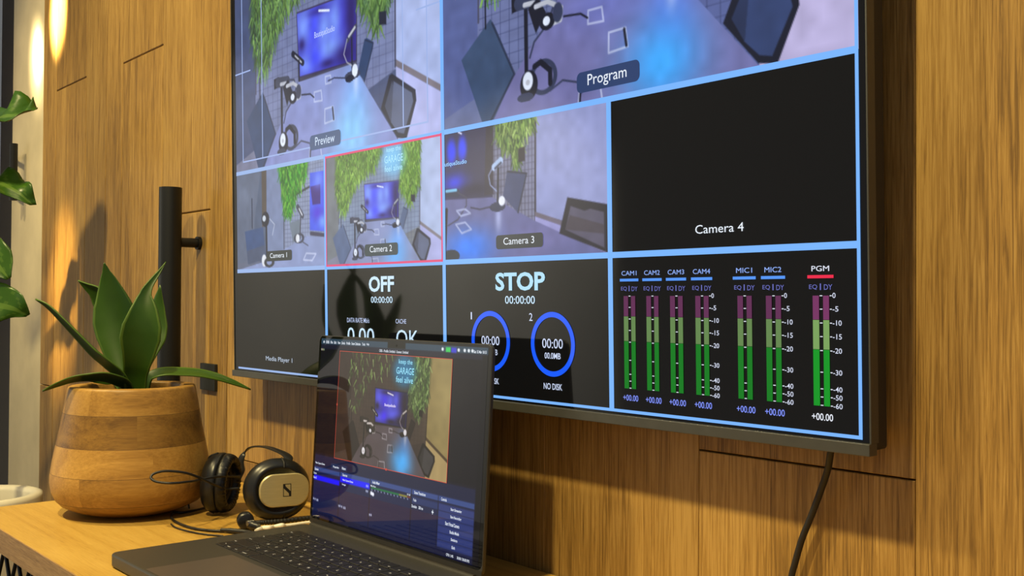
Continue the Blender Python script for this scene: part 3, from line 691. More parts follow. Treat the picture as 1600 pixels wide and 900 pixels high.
words_on(tvp, 'neon_lettering', glow((176, 232, 255)), cam2, [(t_, .25 + a_ * .25, .25 + b_ * .25, .5 + c_ * .25, .5 + d_ * .25, .006) for t_, a_, b_, c_, d_ in (('keep the', .562, .680, .030, .082), ('GARAGE', .545, .695, .100, .160), ('feel alive', .545, .690, .180, .232))], 0.0008)
c4 = quad_on(tvp, 'video_tile', glow((4, 4, 4)), TV, .75 + LV, 1 - LV, .5 + LH, .75 - LH, 0.0004); c4['label'] = 'empty black picture captioned Camera 4'
caption(c4, 'Camera 4', .75, .5, .25, None, (.395, .591, .846, .897), None)
mp = quad_on(tvp, 'video_tile', glow((4, 4, 4)), TV, 0.0008, .25 - LV, .75 + LH, 1 - LH, 0.0004); mp['label'] = 'empty dark picture captioned Media Player 1'
caption(mp, 'Media Player 1', 0, .75, .25, None, (.344, .643, .846, .902), None, (190, 205, 225))

# streaming and recording status cells
BW = (205, 234, 255)
sc_ = quad_on(tvp, 'status_tile', glow((5, 6, 8)), TV, .25 + LV, .5 - LV, .75 + LH, 1 - LH, 0.0004); sc_['label'] = 'dark status picture reading OFF'
f = lambda s0, s1, t0, t1: (.25 + s0 * .25, .25 + s1 * .25, .75 + t0 * .25, .75 + t1 * .25)
words_on(tvp, 'status_word', glow(BW), sc_, [('OFF', *f(.399, .613, .091, .224), .030)], 0.0010)
words_on(tvp, 'time_code', glow(BW), sc_, [('00:00:00', *f(.416, .599, .262, .316), .006)], 0.0010)
words_on(tvp, 'data_text', glow((190, 205, 240)), sc_, [('DATA RATE Mb/s', *f(.199, .399, .446, .487), .006), ('CACHE', *f(.623, .708, .446, .483), .006)], 0.0010)
words_on(tvp, 'data_value', glow(BW), sc_, [('0.00', *f(.202, .441, .53, .67), 0), ('OK', *f(.627, .802, .533, .67), 0), ], 0.0010)
st = quad_on(tvp, 'status_tile', glow((5, 6, 8)), TV, .5 + LV, .75 - LV, .75 + LH, 1 - LH, 0.0004); st['label'] = 'dark status picture reading STOP with two blue rings'
f = lambda s0, s1, t0, t1: (.5 + s0 * .25, .5 + s1 * .25, .75 + t0 * .25, .75 + t1 * .25)
words_on(tvp, 'status_word', glow((178, 226, 250)), st, [('STOP', *f(.349, .65, .092, .223), .032)], 0.0010)
words_on(tvp, 'time_code', glow(BW), st, [('00:00:00', *f(.409, .590, .259, .316), .006)], 0.0010)
for (c0, dg, dx) in ((.312, '1', 0.188), (.688, '2', 0.565)):
    uc, vc = .5 + c0 * .25, .75 + .590 * .25
    ring_on(tvp, 'disk_ring', glow((24, 92, 255)), st, uc, vc, .0342, .0286, 0.0010)
    words_on(tvp, 'disk_text', glow((214, 226, 255)), st, [('00:00', *f(c0 - .058, c0 + .058, .552, .618), 0), ('00.0MB', *f(c0 - .045, c0 + .045, .648, .690), .006), ('NO DISK', *f(c0 - .052, c0 + .052, .857, .900), .006), (dg, *f(dx - (.004 if dg == '1' else .010), dx + (.004 if dg == '1' else .010), .380, .434), 0.0)], 0.0010)

# audio mixer cell with its seven level meters
am = quad_on(tvp, 'audio_tile', glow((3, 3, 3)), TV, .75 + LV, 1 - LV, .75 + LH, 1 - LH, 0.0004); am['label'] = 'black picture of seven audio level meters'
f = lambda s0, s1, t0, t1: (.75 + s0 * .25, .75 + s1 * .25, .75 + t0 * .25, .75 + t1 * .25)
scale = [(0, '0', .262), (5, '-5', .333), (10, '-10', .406), (15, '-15', .478), (20, '-20', .552), (30, '-30', .666), (40, '-40', .754), (50, '-50', .797), (60, '-60', .841)]
for nm, cx, numbers in (('CAM1', .092, 0), ('CAM2', .200, 0), ('CAM3', .308, 0), ('CAM4', .418, 1), ('MIC1', .590, 0), ('MIC2', .699, 1), ('PGM', .867, 1)):
    pg = nm == 'PGM'
    mats = [glow((118, 50, 98) if pg else (98, 44, 84)), glow((122, 162, 92) if pg else (100, 134, 78)), glow((10, 150, 34) if pg else (10, 122, 28)), glow((225, 230, 240))]
    R_ = []
    for a, b in ((cx - .027, cx - .0055), (cx + .0085, cx + .0285)):
        R_ += [f(a, b, .262, .389) + (0,), f(a, b, .391, .546) + (1,), f(a, b, .548, .845) + (2,)]
    for _, _, t in scale: R_.append(f(cx - .003, cx + .006, t - .002, t + .003) + (3,))
    if numbers:
        for _, s_, t in scale: R_.append(f(cx + .031, cx + .038, t - .002, t + .003) + (3,))
    mt = rects_on(tvp, 'level_meter', mats, TV, R_, 0.0010); mt['label'] = 'level meter of the %s channel' % nm
    hw = .030 if pg else (.031 if nm[0] == 'M' else .036)
    words_on(tvp, 'channel_name', glow((235, 240, 255) if pg else (150, 182, 255)), mt, [(nm, *f(cx - hw, cx + hw, .104, .133), 0.0)], 0.0010)
    rects_on(tvp, 'name_underline', glow((240, 40, 74) if pg else (84, 150, 246)), mt, [f(cx - .0445, cx + .0445, .153, .170)], 0.0010)
    words_on(tvp, 'filter_text', glow((108, 112, 190)), mt, [('EQ', *f(cx - .039, cx - .011, .203, .231), 0), ('DY', *f(cx + .012, cx + .040, .203, .231), 0), ('|', *f(cx - .002, cx + .002, .198, .232), 0.01)], 0.0010)
    if numbers:
        items = [(s_, *f(cx + .040, cx + .040 + .0105 * max(1, len(s_) - .15 * (len(s_) > 1)), t - .015, t + .013), .006) for _, s_, t in scale]
        words_on(tvp, 'scale_numbers', glow((214, 220, 240)), mt, [(i_[0],) + ((i_[1], i_[2], i_[3], i_[4], i_[5])) for i_ in items], 0.0010, True)
    words_on(tvp, 'level_value', glow((240, 244, 255) if pg else (132, 150, 255)), mt, [('+00.00', *f(cx - .034, cx + .038, .884, .922), .006)], 0.0010)

# power cable hanging below the television
mb = MB(); mb.tube([(-0.4880, 0.764, 0.9385), (-0.4904, 0.768, 0.9314), (-0.4928, 0.770, 0.9246), (-0.4991, 0.776, 0.9109), (-0.5079, 0.780, 0.893), (-0.5187, 0.782, 0.8691), (-0.5282, 0.782, 0.8471),
                    (-0.5353, 0.782, 0.8246), (-0.5386, 0.782, 0.8128), (-0.542, 0.782, 0.790), (-0.544, 0.780, 0.765), (-0.545, 0.772, 0.7535), (-0.55, 0.74, 0.7530), (-0.53, 0.70, 0.7530)], 0.0029, 12)
tag(mb.build('power_cable', M['rubber']), 'black power cable hanging from the television down to the desk', 'cable')
# ------------------------------------------------------------------ laptop
LX, LY = -1.0202, 0.548
LT = empty('laptop', (LX, LY, 0.75))
tag(LT, 'open dark grey laptop running recording software, in front of the television', 'laptop')
mb = MB(); mb.prism(rounded(-0.1778, 0.1778, -0.1255, 0.1262, 0.011, 7), 0.0012, 0.0157, plane='XY'); mb.build('base', M['alu'], LT, bevel=0.0022, seg=3)
for fx in (-0.15, 0.15):
    for fy in (-0.1, 0.1):
        mb = MB(); mb.lathe([(0.0075, 0.0), (0.0085, 0.0013)], 16, M=Matrix.Translation((fx, fy, 0)), cap=True); mb.build('foot', M['rubber'], LT)
mb = MB(); mb.prism(rounded(-0.1416, 0.1416, -0.0152, 0.0962, 0.002, 3), 0.01571, 0.01580, plane='XY'); mb.build('keyboard_well', M['well'], LT)
mb = MB(); mb.prism(rounded(-0.0795, 0.0795, -0.1215, -0.0232, 0.003, 4), 0.01571, 0.01583, plane='XY'); mb.build('trackpad', M['trackpad'], LT)
U = 0.2820 / 14.5; RP = 0.1108 / 6
rows = [
    [('esc', 1.5)] + [('F%d' % k, 1) for k in range(1, 13)] + [('', 1)],
    [(c, 1) for c in '`1234567890-='] + [('delete', 1.5)],
    [('tab', 1.5)] + [(c, 1) for c in 'QWERTYUIOP[]\\'],
    [('caps lock', 1.75)] + [(c, 1) for c in "ASDFGHJKL;'"] + [('return', 1.75)],
    [('shift', 2.25)] + [(c, 1) for c in 'ZXCVBNM,./'] + [('shift', 2.25)],
    [('fn', 1), ('control', 1), ('option', 1), ('command', 1.25), ('', 5), ('command', 1.25), ('option', 1), ('<', 1), ('^', 1), ('>', 1)]]
for j, row in enumerate(rows):
    x = -0.1410; y1 = 0.0958 - j * RP; y0 = y1 - RP
    for txt, wd in row:
        a, b, c_, d_ = x + 0.0008, x + wd * U - 0.0008, y0 + 0.0008, y1 - 0.0008
        mb = MB(); g = 0.0006; zt = 0.01685
        o1 = rounded(a, b, c_, d_, 0.0016, 2); o2 = rounded(a + g, b - g, c_ + g, d_ - g, 0.0013, 2); n = len(o1)
        mb.add([(p, q, 0.0158) for p, q in o1] + [(p, q, zt - 0.0004) for p, q in o1] + [(p, q, zt) for p, q in o2],
               [(i, (i + 1) % n, n + (i + 1) % n, n + i) for i in range(n)] + [(n + i, n + (i + 1) % n, 2 * n + (i + 1) % n, 2 * n + i) for i in range(n)] + [tuple(2 * n + i for i in range(n))], 0)
        if txt:
            v, f_, wh = letter_shape(txt, 0.015 if len(txt) == 1 else 0.03)
            big = len(txt) == 1
            hgt = (0.0033 if big else 0.0018) * (0.45 if txt in "-`'<>^" else (0.6 if txt in '.,=;' else 1)); wdt = hgt * wh[0] / wh[1]
            wdt = min(wdt, (b - a) * 0.8)
            cx = (a + b) / 2; cy = (c_ + d_) / 2
            if not big and len(txt) > 2: cy = c_ + 0.0042; cx = a + 0.002 + wdt / 2 if x < 0 else b - 0.002 - wdt / 2
            mb.add([(cx - wdt / 2 + p[0] * wdt, cy - hgt / 2 + p[1] * hgt, zt + 0.00004) for p in v], f_, 1)
        mb.build('key', [M['key'], M['legend']], LT, recalc=False)
        x += wd * U
mb = MB(); mb.tube([(-0.168, 0.1285, 0.0138), (0.168, 0.1285, 0.0138)], 0.0044, 14, smooth_pts=False); mb.build('hinge', M['housing'], LT)
# display half
LWd, LHt = 0.3557, 0.2422
mb = MB(); mb.prism(rounded(-LWd / 2, LWd / 2, 0.0008, LHt, 0.009, 7), 0.0, 0.0044, plane='XZ')
lid = mb.build('display_lid', M['alu'], LT, loc=(0, 0.1305, 0.0157), rot=(math.radians(-3.08), 0, 0), bevel=0.0007)
def lp(u, v, off): return ((u - 0.5) * LWd, -off, (1 - v) * LHt)
lipz = rounded(-LWd / 2 + 0.0009, LWd / 2 - 0.0009, 0.0075, LHt - 0.0009, 0.0082, 7)
MB().add([(a, -0.00015, b) for a, b in lipz], [tuple(range(len(lipz)))]).build('screen_glass', M['lap_black'], lid)
MB().add([(-LWd / 2 + 0.001, -0.0002, 0.0012), (LWd / 2 - 0.001, -0.0002, 0.0012), (LWd / 2 - 0.001, -0.0002, 0.0074), (-LWd / 2 + 0.001, -0.0002, 0.0074)], [(0, 1, 2, 3)]).build('chin_strip', M['housing'], lid, recalc=False)
U0, U1, V0, V1 = 0.0165, 0.9810, 0.0165, 0.9580
gu = lambda u: (u - U0) / (U1 - U0)
gv = lambda v: (v - V0) / (V1 - V0)
ui = Canvas(330, 214, (14, 13, 30), 2); ui.asp = (LHt * (V1 - V0)) / (LWd * (U1 - U0))
def R(u0, u1, v0, v1, c, al=1.0): ui.poly([(gu(u0), gv(v0)), (gu(u1), gv(v0)), (gu(u1), gv(v1)), (gu(u0), gv(v1))], c, al)
R(.0, 1, .0, .0475, (44, 66, 84)); R(.449, .553, .0, .0450, (2, 2, 3))
R(.0, 1, .0485, .0715, (22, 24, 44)); R(.0, .955, .0715, .62, (10, 9, 22)); R(.955, 1, .05, 1, (6, 6, 18))
R(.0, .952, .632, .698, (20, 26, 58))
R(.131, .190, .662, .692, (30, 46, 82)); R(.195, .237, .660, .688, (30, 46, 82))
for u0, u1, v0 in ((.006, .192, .697), (.196, .385, .695), (.389, .627, .694), (.631, .771, .694), (.774, .951, .694)):
    R(u0, u1, v0, v0 + .024, (52, 72, 130)); R(u0, u1, v0 + .024, .952, (17, 26, 66))
R(.006, .192, .741, .766, (6, 14, 246)); R(.196, .385, .717, .746, (6, 14, 246))
R(.396, .560, .731, .739, (20, 120, 60)); R(.560, .606, .731, .739, (150, 140, 50)); R(.606, .624, .731, .739, (120, 50, 40))
for k in range(12): R(.398 + k * .019, .4015 + k * .019, .742, .748, (190, 200, 235))
R(.633, .771, .728, .757, (34, 48, 96))
for k in range(6): R(.776, .951, .728 + k * .0325, .757 + k * .0325, (42, 54, 112))
R(.006, .951, .928, .957, (12, 18, 52))
for u, v in ((.012, .868), (.022, .867), (.033, .868), (.045, .870), (.052, .870), (.197, .868), (.205, .867), (.216, .868), (.229, .870), (.238, .870), (.394, .868), (.403, .867), (.366, .733), (.374, .733), (.366, .758), (.374, .758)):
    R(u - .0022, u + .0022, v - .005, v + .005, (214, 220, 250))
for k, cc in enumerate(((215, 205, 190), (190, 180, 130), (150, 180, 140))): ui.disc(gu(.021 + .008 * k), gv(.0755), .0032, .005, cc)
R(.773, .797, .024, .046, (50, 200, 90)); R(.801, .827, .0245, .0475, (56, 60, 200))
for u in (.756, .838, .868, .888, .906): ui.disc(gu(u), gv(.034), .006, .008, (230, 236, 244))
ui.disc(gu(.398), gv(.762), .007, .010, (235, 238, 250)); ui.disc(gu(.408), gv(.765), .007, .010, (235, 238, 250))
lap_ui = ui.mesh('desktop_picture', M['lap_picture'], lambda s, t: (((U0 + s * (U1 - U0)) - .5) * LWd, np.full(np.shape(s), -0.0003), (1 - (V0 + t * (V1 - V0))) * LHt), lid)
feed = podcast_room(256, 144, P_LAP, 11)
feed.mesh('video_preview', M['lap_picture'], lambda s, t: ((.150 + s * .660 - .5) * LWd, np.full(np.shape(s), -0.0005), (1 - (.077 + t * .5535)) * LHt), lid)
rects_on(lp, 'selection_outline', glow((196, 74, 58), True), lid, [(.149, .811, .0755, .0782), (.149, .811, .6295, .6325), (.149, .151, .077, .631), (.8095, .8115, .077, .631), (.146, .153, .350, .360), (.474, .484, .626, .636)], 0.0006)
TXT = glow((226, 234, 246), True)
words_on(lp, 'menu_text', TXT, lid, [(t, u0, u1, .0275, .0415, .02) for t, u0, u1 in (('OBS', .050, .073), ('File', .082, .097), ('Edit', .106, .122), ('View', .131, .149), ('Docks', .158, .181), ('Profile', .191, .216), ('Scene Collection', .224, .282), ('Tools', .293, .312), ('Help', .321, .337))]
         + [('Sat 15 Mar 10:13', .914, .974, .030, .043, .02), ('OBS - Profile: Untitled - Scenes: Untitled', .402, .572, .054, .067, .01)], 0.0006)
ap = lp(.036, .0345, 0.0006); mb = MB(); mb.add([(ap[0] + .0014 * math.cos(a), ap[1], ap[2] + .0016 * math.sin(a)) for a in [k * math.pi / 6 for k in range(12)]], [tuple(range(12))]); mb.build('menu_icon', TXT, lid, recalc=False)
words_on(lp, 'panel_text', TXT, lid, [('Video Capture Device', .022, .088, .671, .684, .02), ('Properties', .146, .184, .671, .685, .02), ('Filters', .205, .230, .668, .681, .02),
         ('Scenes', .020, .046, .703, .716, .02), ('Scene', .014, .034, .726, .737, .01), ('Scene 2', .014, .036, .748, .760, .01), ('Sources', .212, .242, .700, .713, .02), ('Video Capture Device', .212, .282, .726, .739, .01), ('Image', .212, .236, .750, .761, .01),
         ('Audio Mixer', .402, .446, .699, .713, .02), ('Mic/Aux', .393, .424, .721, .730, .01), ('Scene Transitions', .645, .706, .699, .713, .02), ('Fade', .642, .658, .735, .748, .01), ('Duration', .634, .662, .764, .778, .02), ('300 ms', .672, .696, .764, .778, .02),
         ('Controls', .788, .816, .699, .713, .02), ('Start Streaming', .838, .892, .735, .751, .02), ('Start Recording', .838, .892, .768, .784, .02), ('Start Virtual Camera', .814, .884, .800, .816, .02), ('Studio Mode', .838, .884, .834, .848, .02), ('Settings', .846, .878, .866, .882, .02), ('Exit', .852, .868, .899, .912, .02),
         ('CPU: 1.4%', .826, .862, .937, .949, .02), ('30.00 / 30.00 FPS', .880, .940, .937, .949, .02), ('+', .742, .752, .765, .785, .03), ('0.0 dB', .606, .624, .719, .728, .01)], 0.0006)
words_on(lp, 'neon_lettering', glow((150, 228, 255), True), lid, [(t_, .150 + a_ * .66, .150 + b_ * .66, .077 + c_ * .5535, .077 + d_ * .5535, .004) for t_, a_, b_, c_, d_ in (('keep the', .562, .680, .032, .084), ('GARAGE', .545, .697, .102, .160), ('feel alive', .545, .692, .180, .234))], 0.0006)
words_on(lp, 'screen_lettering', glow((230, 220, 255), True), lid, [('BoutiqueStudio', .150 + .455 * .66, .150 + .555 * .66, .077 + .43 * .5535, .077 + .462 * .5535, .02)], 0.0006)
mb = MB(); q = lp(.501, .031, 0.0005); mb.add([(q[0] + .0013 * math.cos(a), q[1], q[2] + .0013 * math.sin(a)) for a in [k * math.pi / 6 for k in range(12)]], [tuple(range(12))]); mb.build('webcam', M['key'], lid, recalc=False)

# ------------------------------------------------------------------ agave in its turned wooden planter
AG = empty('potted_agave', (-1.4965, 0.5590, 0.75), (0, 0, math.radians(69.5)))
tag(AG, 'green agave in a turned wooden planter on the left end of the desk', 'potted plant')
prof = [(0.0, 0.0), (0.052, 0.0), (0.062, 0.0022), (0.079, 0.0075), (0.094, 0.0150), (0.1010, 0.0222), (0.1013, 0.0227), (0.1065, 0.034), (0.1086, 0.046), (0.1084, 0.0565), (0.10780, 0.0608),
        (0.10775, 0.0613), (0.1050, 0.080), (0.10108, 0.0998), (0.10098, 0.1003), (0.0968, 0.120), (0.09265, 0.1438), (0.09255, 0.1443), (0.0892, 0.165), (0.0868, 0.1765), (0.0856, 0.1792),
        (0.0840, 0.1800), (0.0715, 0.1800), (0.0700, 0.1790), (0.0690, 0.1770), (0.0700, 0.160), (0.073, 0.150)]
NB = 96
cuts = {0: [10, 50], 1: [6, 30, 62, 84], 2: [14, 44, 76], 3: [2, 33, 73], 4: [20, 62]}
rt = random.Random(5); tone_tab = {0: [.42, .30, .42, .4, .4, .4], 1: [.75, .55, .85, .62, .7, .7], 2: [.70, .55, .78, .6, .6, .6], 3: [.10, .38, .22, .30, .1, .1], 4: [.62, .50, .60, .6, .6, .6]}
JOINTS = (5, 10, 13, 16)                                 # rows of the profile that are glue lines between the turned rings
def band_tone(i, k):
    b = sum(1 for q in JOINTS if i > q)
    n_ = sum(1 for c in cuts[b] if k >= c) % max(1, len(cuts[b])); return tone_tab[b][n_] + b
mb = MB(); mb.lathe(prof, NB, tone=band_tone)
for n_, i_ in enumerate(mb.f):
    if n_ // NB in JOINTS: mb.m[n_] = 1
mb.build('planter', [M['pot'], M['pot_joint']], AG)
mb = MB(); mb.lathe([(0.0, 0.158), (0.03, 0.159), (0.0715, 0.157)], 40); mb.build('soil', M['soil'], AG)

def blade(name, mat, parent, spine, hw, dw, cup=0.18, thick=0.0022, nx=10, cup_dir=1, margin=0.86, wave=0.0, midrib=False):
    """leaf from a spine in local x (sideways), y (depth), z; hw is its half width across, dw its half width in depth"""
    k = 5; P = catmull([Vector(p) for p in spine], k); n = len(P); g = np.linspace(0, 1, n); g0 = np.linspace(0, 1, len(spine))
    HW = np.interp(g, g0, hw); DW = np.interp(g, g0, dw); v = []; f = []; mb = MB()
    for i, p in enumerate(P):
        t = (P[min(i + 1, n - 1)] - P[max(i - 1, 0)]).normalized()
        pr = Vector((-t.z, 0, t.x));
        if pr.length < 1e-6: pr = Vector((1, 0, 0))
        pr.normalize(); hv = pr * HW[i] + Vector((0, DW[i], 0)); nr = t.cross(hv)
        nr = nr.normalized() if nr.length > 1e-9 else Vector((0, 1, 0))
        for j in range(nx + 1):
            s_ = 2 * j / nx - 1; off = cup_dir * cup * hv.length * s_ * s_ + wave * hv.length * math.sin(i * 0.9 + 2.2 * s_) * abs(s_)
            v.append(p + hv * s_ + nr * off)
    for i in range(n - 1):
        for j in range(nx):
            sm = abs(2 * (j + 0.5) / nx - 1); tone = 1.0 if sm > margin else 0.0
            if midrib and abs(j + 0.5 - nx / 2) < 0.6: tone = 0.8
            elif midrib and (i + int(abs(j + .5 - nx / 2) * 1.3)) % 6 == 0: tone = 0.35
            a = i * (nx + 1) + j; mb.add([v[a], v[a + 1], v[a + nx + 2], v[a + nx + 1]], [(0, 1, 2, 3)], 0, tone, True)
    o = mb.build(name, mat, parent, recalc=False)
    bm = bmesh.new(); bm.from_mesh(o.data); bmesh.ops.remove_doubles(bm, verts=bm.verts, dist=1e-6); bmesh.ops.recalc_face_normals(bm, faces=bm.faces); bm.to_mesh(o.data); bm.free()
    so = o.modifiers.new('thickness', 'SOLIDIFY'); so.thickness = thick; so.offset = 0
    return o
AL = [
 ([(-0.0054, 0, 0.1633), (-0.0156, 0.012, 0.1981), (-0.0223, 0.022, 0.2273), (-0.0246, 0.028, 0.2498), (-0.0268, 0.032, 0.27), (-0.0282, 0.034, 0.2925), (-0.0336, 0.034, 0.3218), (-0.0381, 0.032, 0.3431), (-0.0408, 0.03, 0.356)], [0.009, 0.0099, 0.0184, 0.0259, 0.0288, 0.027, 0.0148, 0.0049, 0.0002], [0.0] * 9, 0.30, -1),
 ([(0.0036, -0.01, 0.1629), (0.0036, -0.018, 0.1913), (0.0051, -0.026, 0.2093), (0.0074, -0.032, 0.2273), (0.0092, -0.036, 0.2475), (0.0114, -0.038, 0.2655), (0.0137, -0.036, 0.288), (0.0155, -0.03, 0.3094), (0.0216, -0.026, 0.324), (0.0339, -0.02, 0.342), (0.0434, -0.016, 0.3573)], [0.013, 0.0153, 0.018, 0.022, 0.027, 0.0259, 0.018, 0.0081, 0.0049, 0.0025, 0.0002], [0.0] * 11, 0.28, 1),
 ([(0.0092, 0.01, 0.1656), (0.0114, 0.02, 0.2003), (0.0204, 0.03, 0.2273), (0.0283, 0.036, 0.2475), (0.0312, 0.04, 0.2655), (0.0328, 0.04, 0.2925), (0.0373, 0.036, 0.3245)], [0.0076, 0.009, 0.0117, 0.0144, 0.0139, 0.0094, 0.0002], [0, .006, .010, .012, .011, .006, 0], 0.25, -1),
 ([(-0.0021, 0, 0.1656), (-0.0133, -0.012, 0.1947), (-0.0291, -0.014, 0.2116), (-0.0493, -0.014, 0.2295), (-0.0695, -0.012, 0.2509), (-0.092, -0.01, 0.2745), (-0.1123, -0.006, 0.2937), (-0.1292, 0, 0.3024)], [0.0067, 0.0067, 0.0067, 0.0058, 0.0047, 0.0036, 0.0025, 0.0004], [.010, .016, .020, .022, .019, .013, .007, 0], 0.2, 1),
 ([(-0.0088, 0.02, 0.1656), (-0.0223, 0.045, 0.2318), (-0.0336, 0.056, 0.27), (-0.0448, 0.062, 0.3015), (-0.0527, 0.064, 0.3139), (-0.065, 0.066, 0.3218), (-0.0776, 0.066, 0.3303)], [0.0067, 0.0081, 0.0099, 0.0112, 0.0094, 0.0049, 0.0002], [.01, .012, .014, .012, .008, .004, 0], 0.2, 1),
 ([(0.0002, -0.005, 0.1633), (-0.0077, -0.02, 0.1834), (-0.0178, -0.028, 0.1909), (-0.0358, -0.034, 0.1976), (-0.0561, -0.036, 0.1976), (-0.0785, -0.034, 0.194), (-0.0988, -0.03, 0.1855), (-0.1168, -0.024, 0.1756)], [0.0063, 0.0076, 0.0081, 0.0072, 0.0058, 0.0043, 0.0027, 0.0004], [.008, .013, .016, .018, .017, .013, .007, 0], 0.2, 1),
 ([(0.0182, 0, 0.1656), (0.0227, -0.008, 0.1879), (0.0306, -0.012, 0.194), (0.0452, -0.014, 0.1965), (0.0677, -0.012, 0.1954), (0.0902, -0.008, 0.1931), (0.1149, -0.004, 0.1879), (0.1419, 0.002, 0.1787), (0.1666, 0.008, 0.1688)], [0.004, 0.0045, 0.0045, 0.0043, 0.0043, 0.0043, 0.004, 0.0027, 0.0002], [.008, .011, .014, .017, .018, .017, .013, .007, 0], 0.2, 1),
 ([(-0.0088, 0.015, 0.1656), (-0.0223, 0.03, 0.1841), (-0.0358, 0.036, 0.1868), (-0.0493, 0.04, 0.1879), (-0.0606, 0.042, 0.1891)], [0.0049, 0.0067, 0.0076, 0.0067, 0.0045], [.004] * 5, 0.2, 1)]
for sp, hw, dw, cp, cd in AL: blade('leaf', M['agave'], AG, sp, hw, dw, cp, 0.0022, 16, cd, 0.90)

# ------------------------------------------------------------------ headphones
HP = empty('headphones', (-1.345, 0.675, 0.75))
tag(HP, 'black over-ear headphones with champagne cap lying between planter and laptop', 'headphones')
hx, hy, hz = -1.345, 0.675, 0.75
def cup_matrix(c, n):
    n = Vector(n).normalized(); r = Vector((0, 0, 1)).cross(n).normalized(); u = n.cross(r)
    Mx = Matrix((r, u, n)).transposed().to_4x4(); Mx.translation = Vector(c) - Vector((hx, hy, hz)); return Mx
def ear_cup(c, n, rx, ry, plate):
    """local x sideways, y up, z along n (outward from the head)"""
    Mx = cup_matrix(c, n); mb = MB()
    mb.lathe([(0.0, -0.006), (0.60, -0.006), (0.97, -0.004), (1.0, 0.000), (0.985, 0.006), (0.93, 0.012), (0.82, 0.017), (0.70, 0.0195), (0.69, 0.0175), (0.0, 0.0175)], 64, sx=rx, sy=ry, power=2.15,
             M=Mx); shell = mb.build('ear_cup', M['shell'], HP)
    mb = MB(); nk = 192; prof_ = [(0.97, -0.006)] + [(0.80 + 0.185 * math.cos(math.pi * k / 12), -0.006 - 0.013 * math.sin(math.pi * k / 12)) for k in range(13)] + [(0.60, -0.010), (0.58, -0.004)]
    vs = []
    for i_, (r_, z_) in enumerate(prof_):                  # soft pad with radial creases
        for k in range(nk):
            a = 2 * math.pi * k / nk; cr_ = 1.0 + (0.045 * math.sin(38 * a + 1.6 * math.sin(5 * a)) + 0.035 * math.sin(61 * a + 2.0 * math.sin(3 * a))) * (1 if 1 < i_ < 14 else 0)
            vs.append(Mx @ Vector((math.cos(a) * r_ * rx, math.sin(a) * r_ * ry, -0.006 + (z_ + 0.006) * cr_)))
    mb.add(vs, [(i_ * nk + k, i_ * nk + (k + 1) % nk, (i_ + 1) * nk + (k + 1) % nk, (i_ + 1) * nk + k) for i_ in range(len(prof_) - 1) for k in range(nk)], 0, 0.0, True)
    cu = mb.build('ear_cushion', M['cushion'], shell)
    mb = MB(); mb.lathe([(0.0, -0.0062), (0.62, -0.0062)], 48, sx=rx, sy=ry, M=Mx); mb.build('driver_cloth', M['well'], shell)
    if plate:
        px, py = 0.0345, 0.0222
        out = rounded(-px, px, -py, py, 0.0200, 14)
        def ringpts(s_, z): return [tuple(Mx @ Vector((a * s_ + 0.0055, b * s_, z))) for a, b in out]
        mb = MB(); n_ = len(out); A_, B_, C_ = ringpts(1.0, 0.0150), ringpts(1.0, 0.0205), ringpts(0.95, 0.0216)
        mb.add(A_ + B_ + C_, [(i, (i + 1) % n_, n_ + (i + 1) % n_, n_ + i) for i in range(n_)] + [(n_ + i, n_ + (i + 1) % n_, 2 * n_ + (i + 1) % n_, 2 * n_ + i) for i in range(n_)] + [tuple(2 * n_ + i for i in range(n_))])
        cap_ = mb.build('cap_plate', M['gold'], shell); cap_['label'] = 'champagne coloured metal cap with a black square emblem'
        mb = MB(); ex, ey, z = 0.0088, 0.0, 0.02175; w2, h2 = 0.0056, 0.0086; q = 0.0009
        def e(a, b): return tuple(Mx @ Vector((ex + a, ey + b, z)))
        for (a0, a1, b0, b1) in ((-w2, w2, h2 - q, h2), (-w2, w2, -h2, -h2 + q), (-w2, -w2 + q, -h2, h2), (w2 - q, w2, -h2, h2)):
            mb.add([e(a0, b0), e(a1, b0), e(a1, b1), e(a0, b1)], [(0, 1, 2, 3)])
        mb.add([e(-w2 + q, h2 - q), e(-w2 + q + .0022, h2 - q), e(-w2 + q + .0026, h2 - .0034), e(w2 - q, -.0016), e(w2 - q, -h2 + q), e(w2 - q - .0022, -h2 + q), e(w2 - q - .0026, -h2 + .0044), e(-w2 + q, .0026)], [(0, 1, 2, 3, 4, 5, 6, 7)])
        mb.build('emblem', M['well'], shell, recalc=False)
    mb = MB()
    for sg in (1, -1):                                     # yoke seams above and below the cap
        mb.tube([Mx @ Vector((0.006, sg * ry * 0.72, 0.0185)), Mx @ Vector((0.0065, sg * ry * 0.88, 0.0150)), Mx @ Vector((0.006, sg * ry * 1.0, 0.0040))], 0.0013, 8)
    mb.build('yoke', M['well'], shell)
    return shell
ear_cup((-1.3050, 0.6880, 0.7930), (0.970, -0.235, 0.06), 0.0455, 0.0422, True)
ear_cup((-1.3985, 0.6490, 0.7935), (-0.70, -0.70, 0.06), 0.0400, 0.0425, False)
loc = lambda pts: [(a - hx, b - hy, c - hz) for a, b, c in pts]
mb = MB(); mb.tube(loc([(-1.292, 0.690, 0.8220), (-1.311, 0.708, 0.8345), (-1.3717, 0.715, 0.8388), (-1.4155, 0.717, 0.8371), (-1.4423, 0.715, 0.832), (-1.4489, 0.708, 0.8223), (-1.4365, 0.698, 0.8133), (-1.4136, 0.688, 0.8049), (-1.3920, 0.672, 0.7980)]), [.0062, .0066, .0060, .0052, .0046, .0046, .0048, .0052, .0056], 14, flat=0.30, up=(0, 0, 1))
mb.build('headband', M['shell'], HP)
mb = MB()
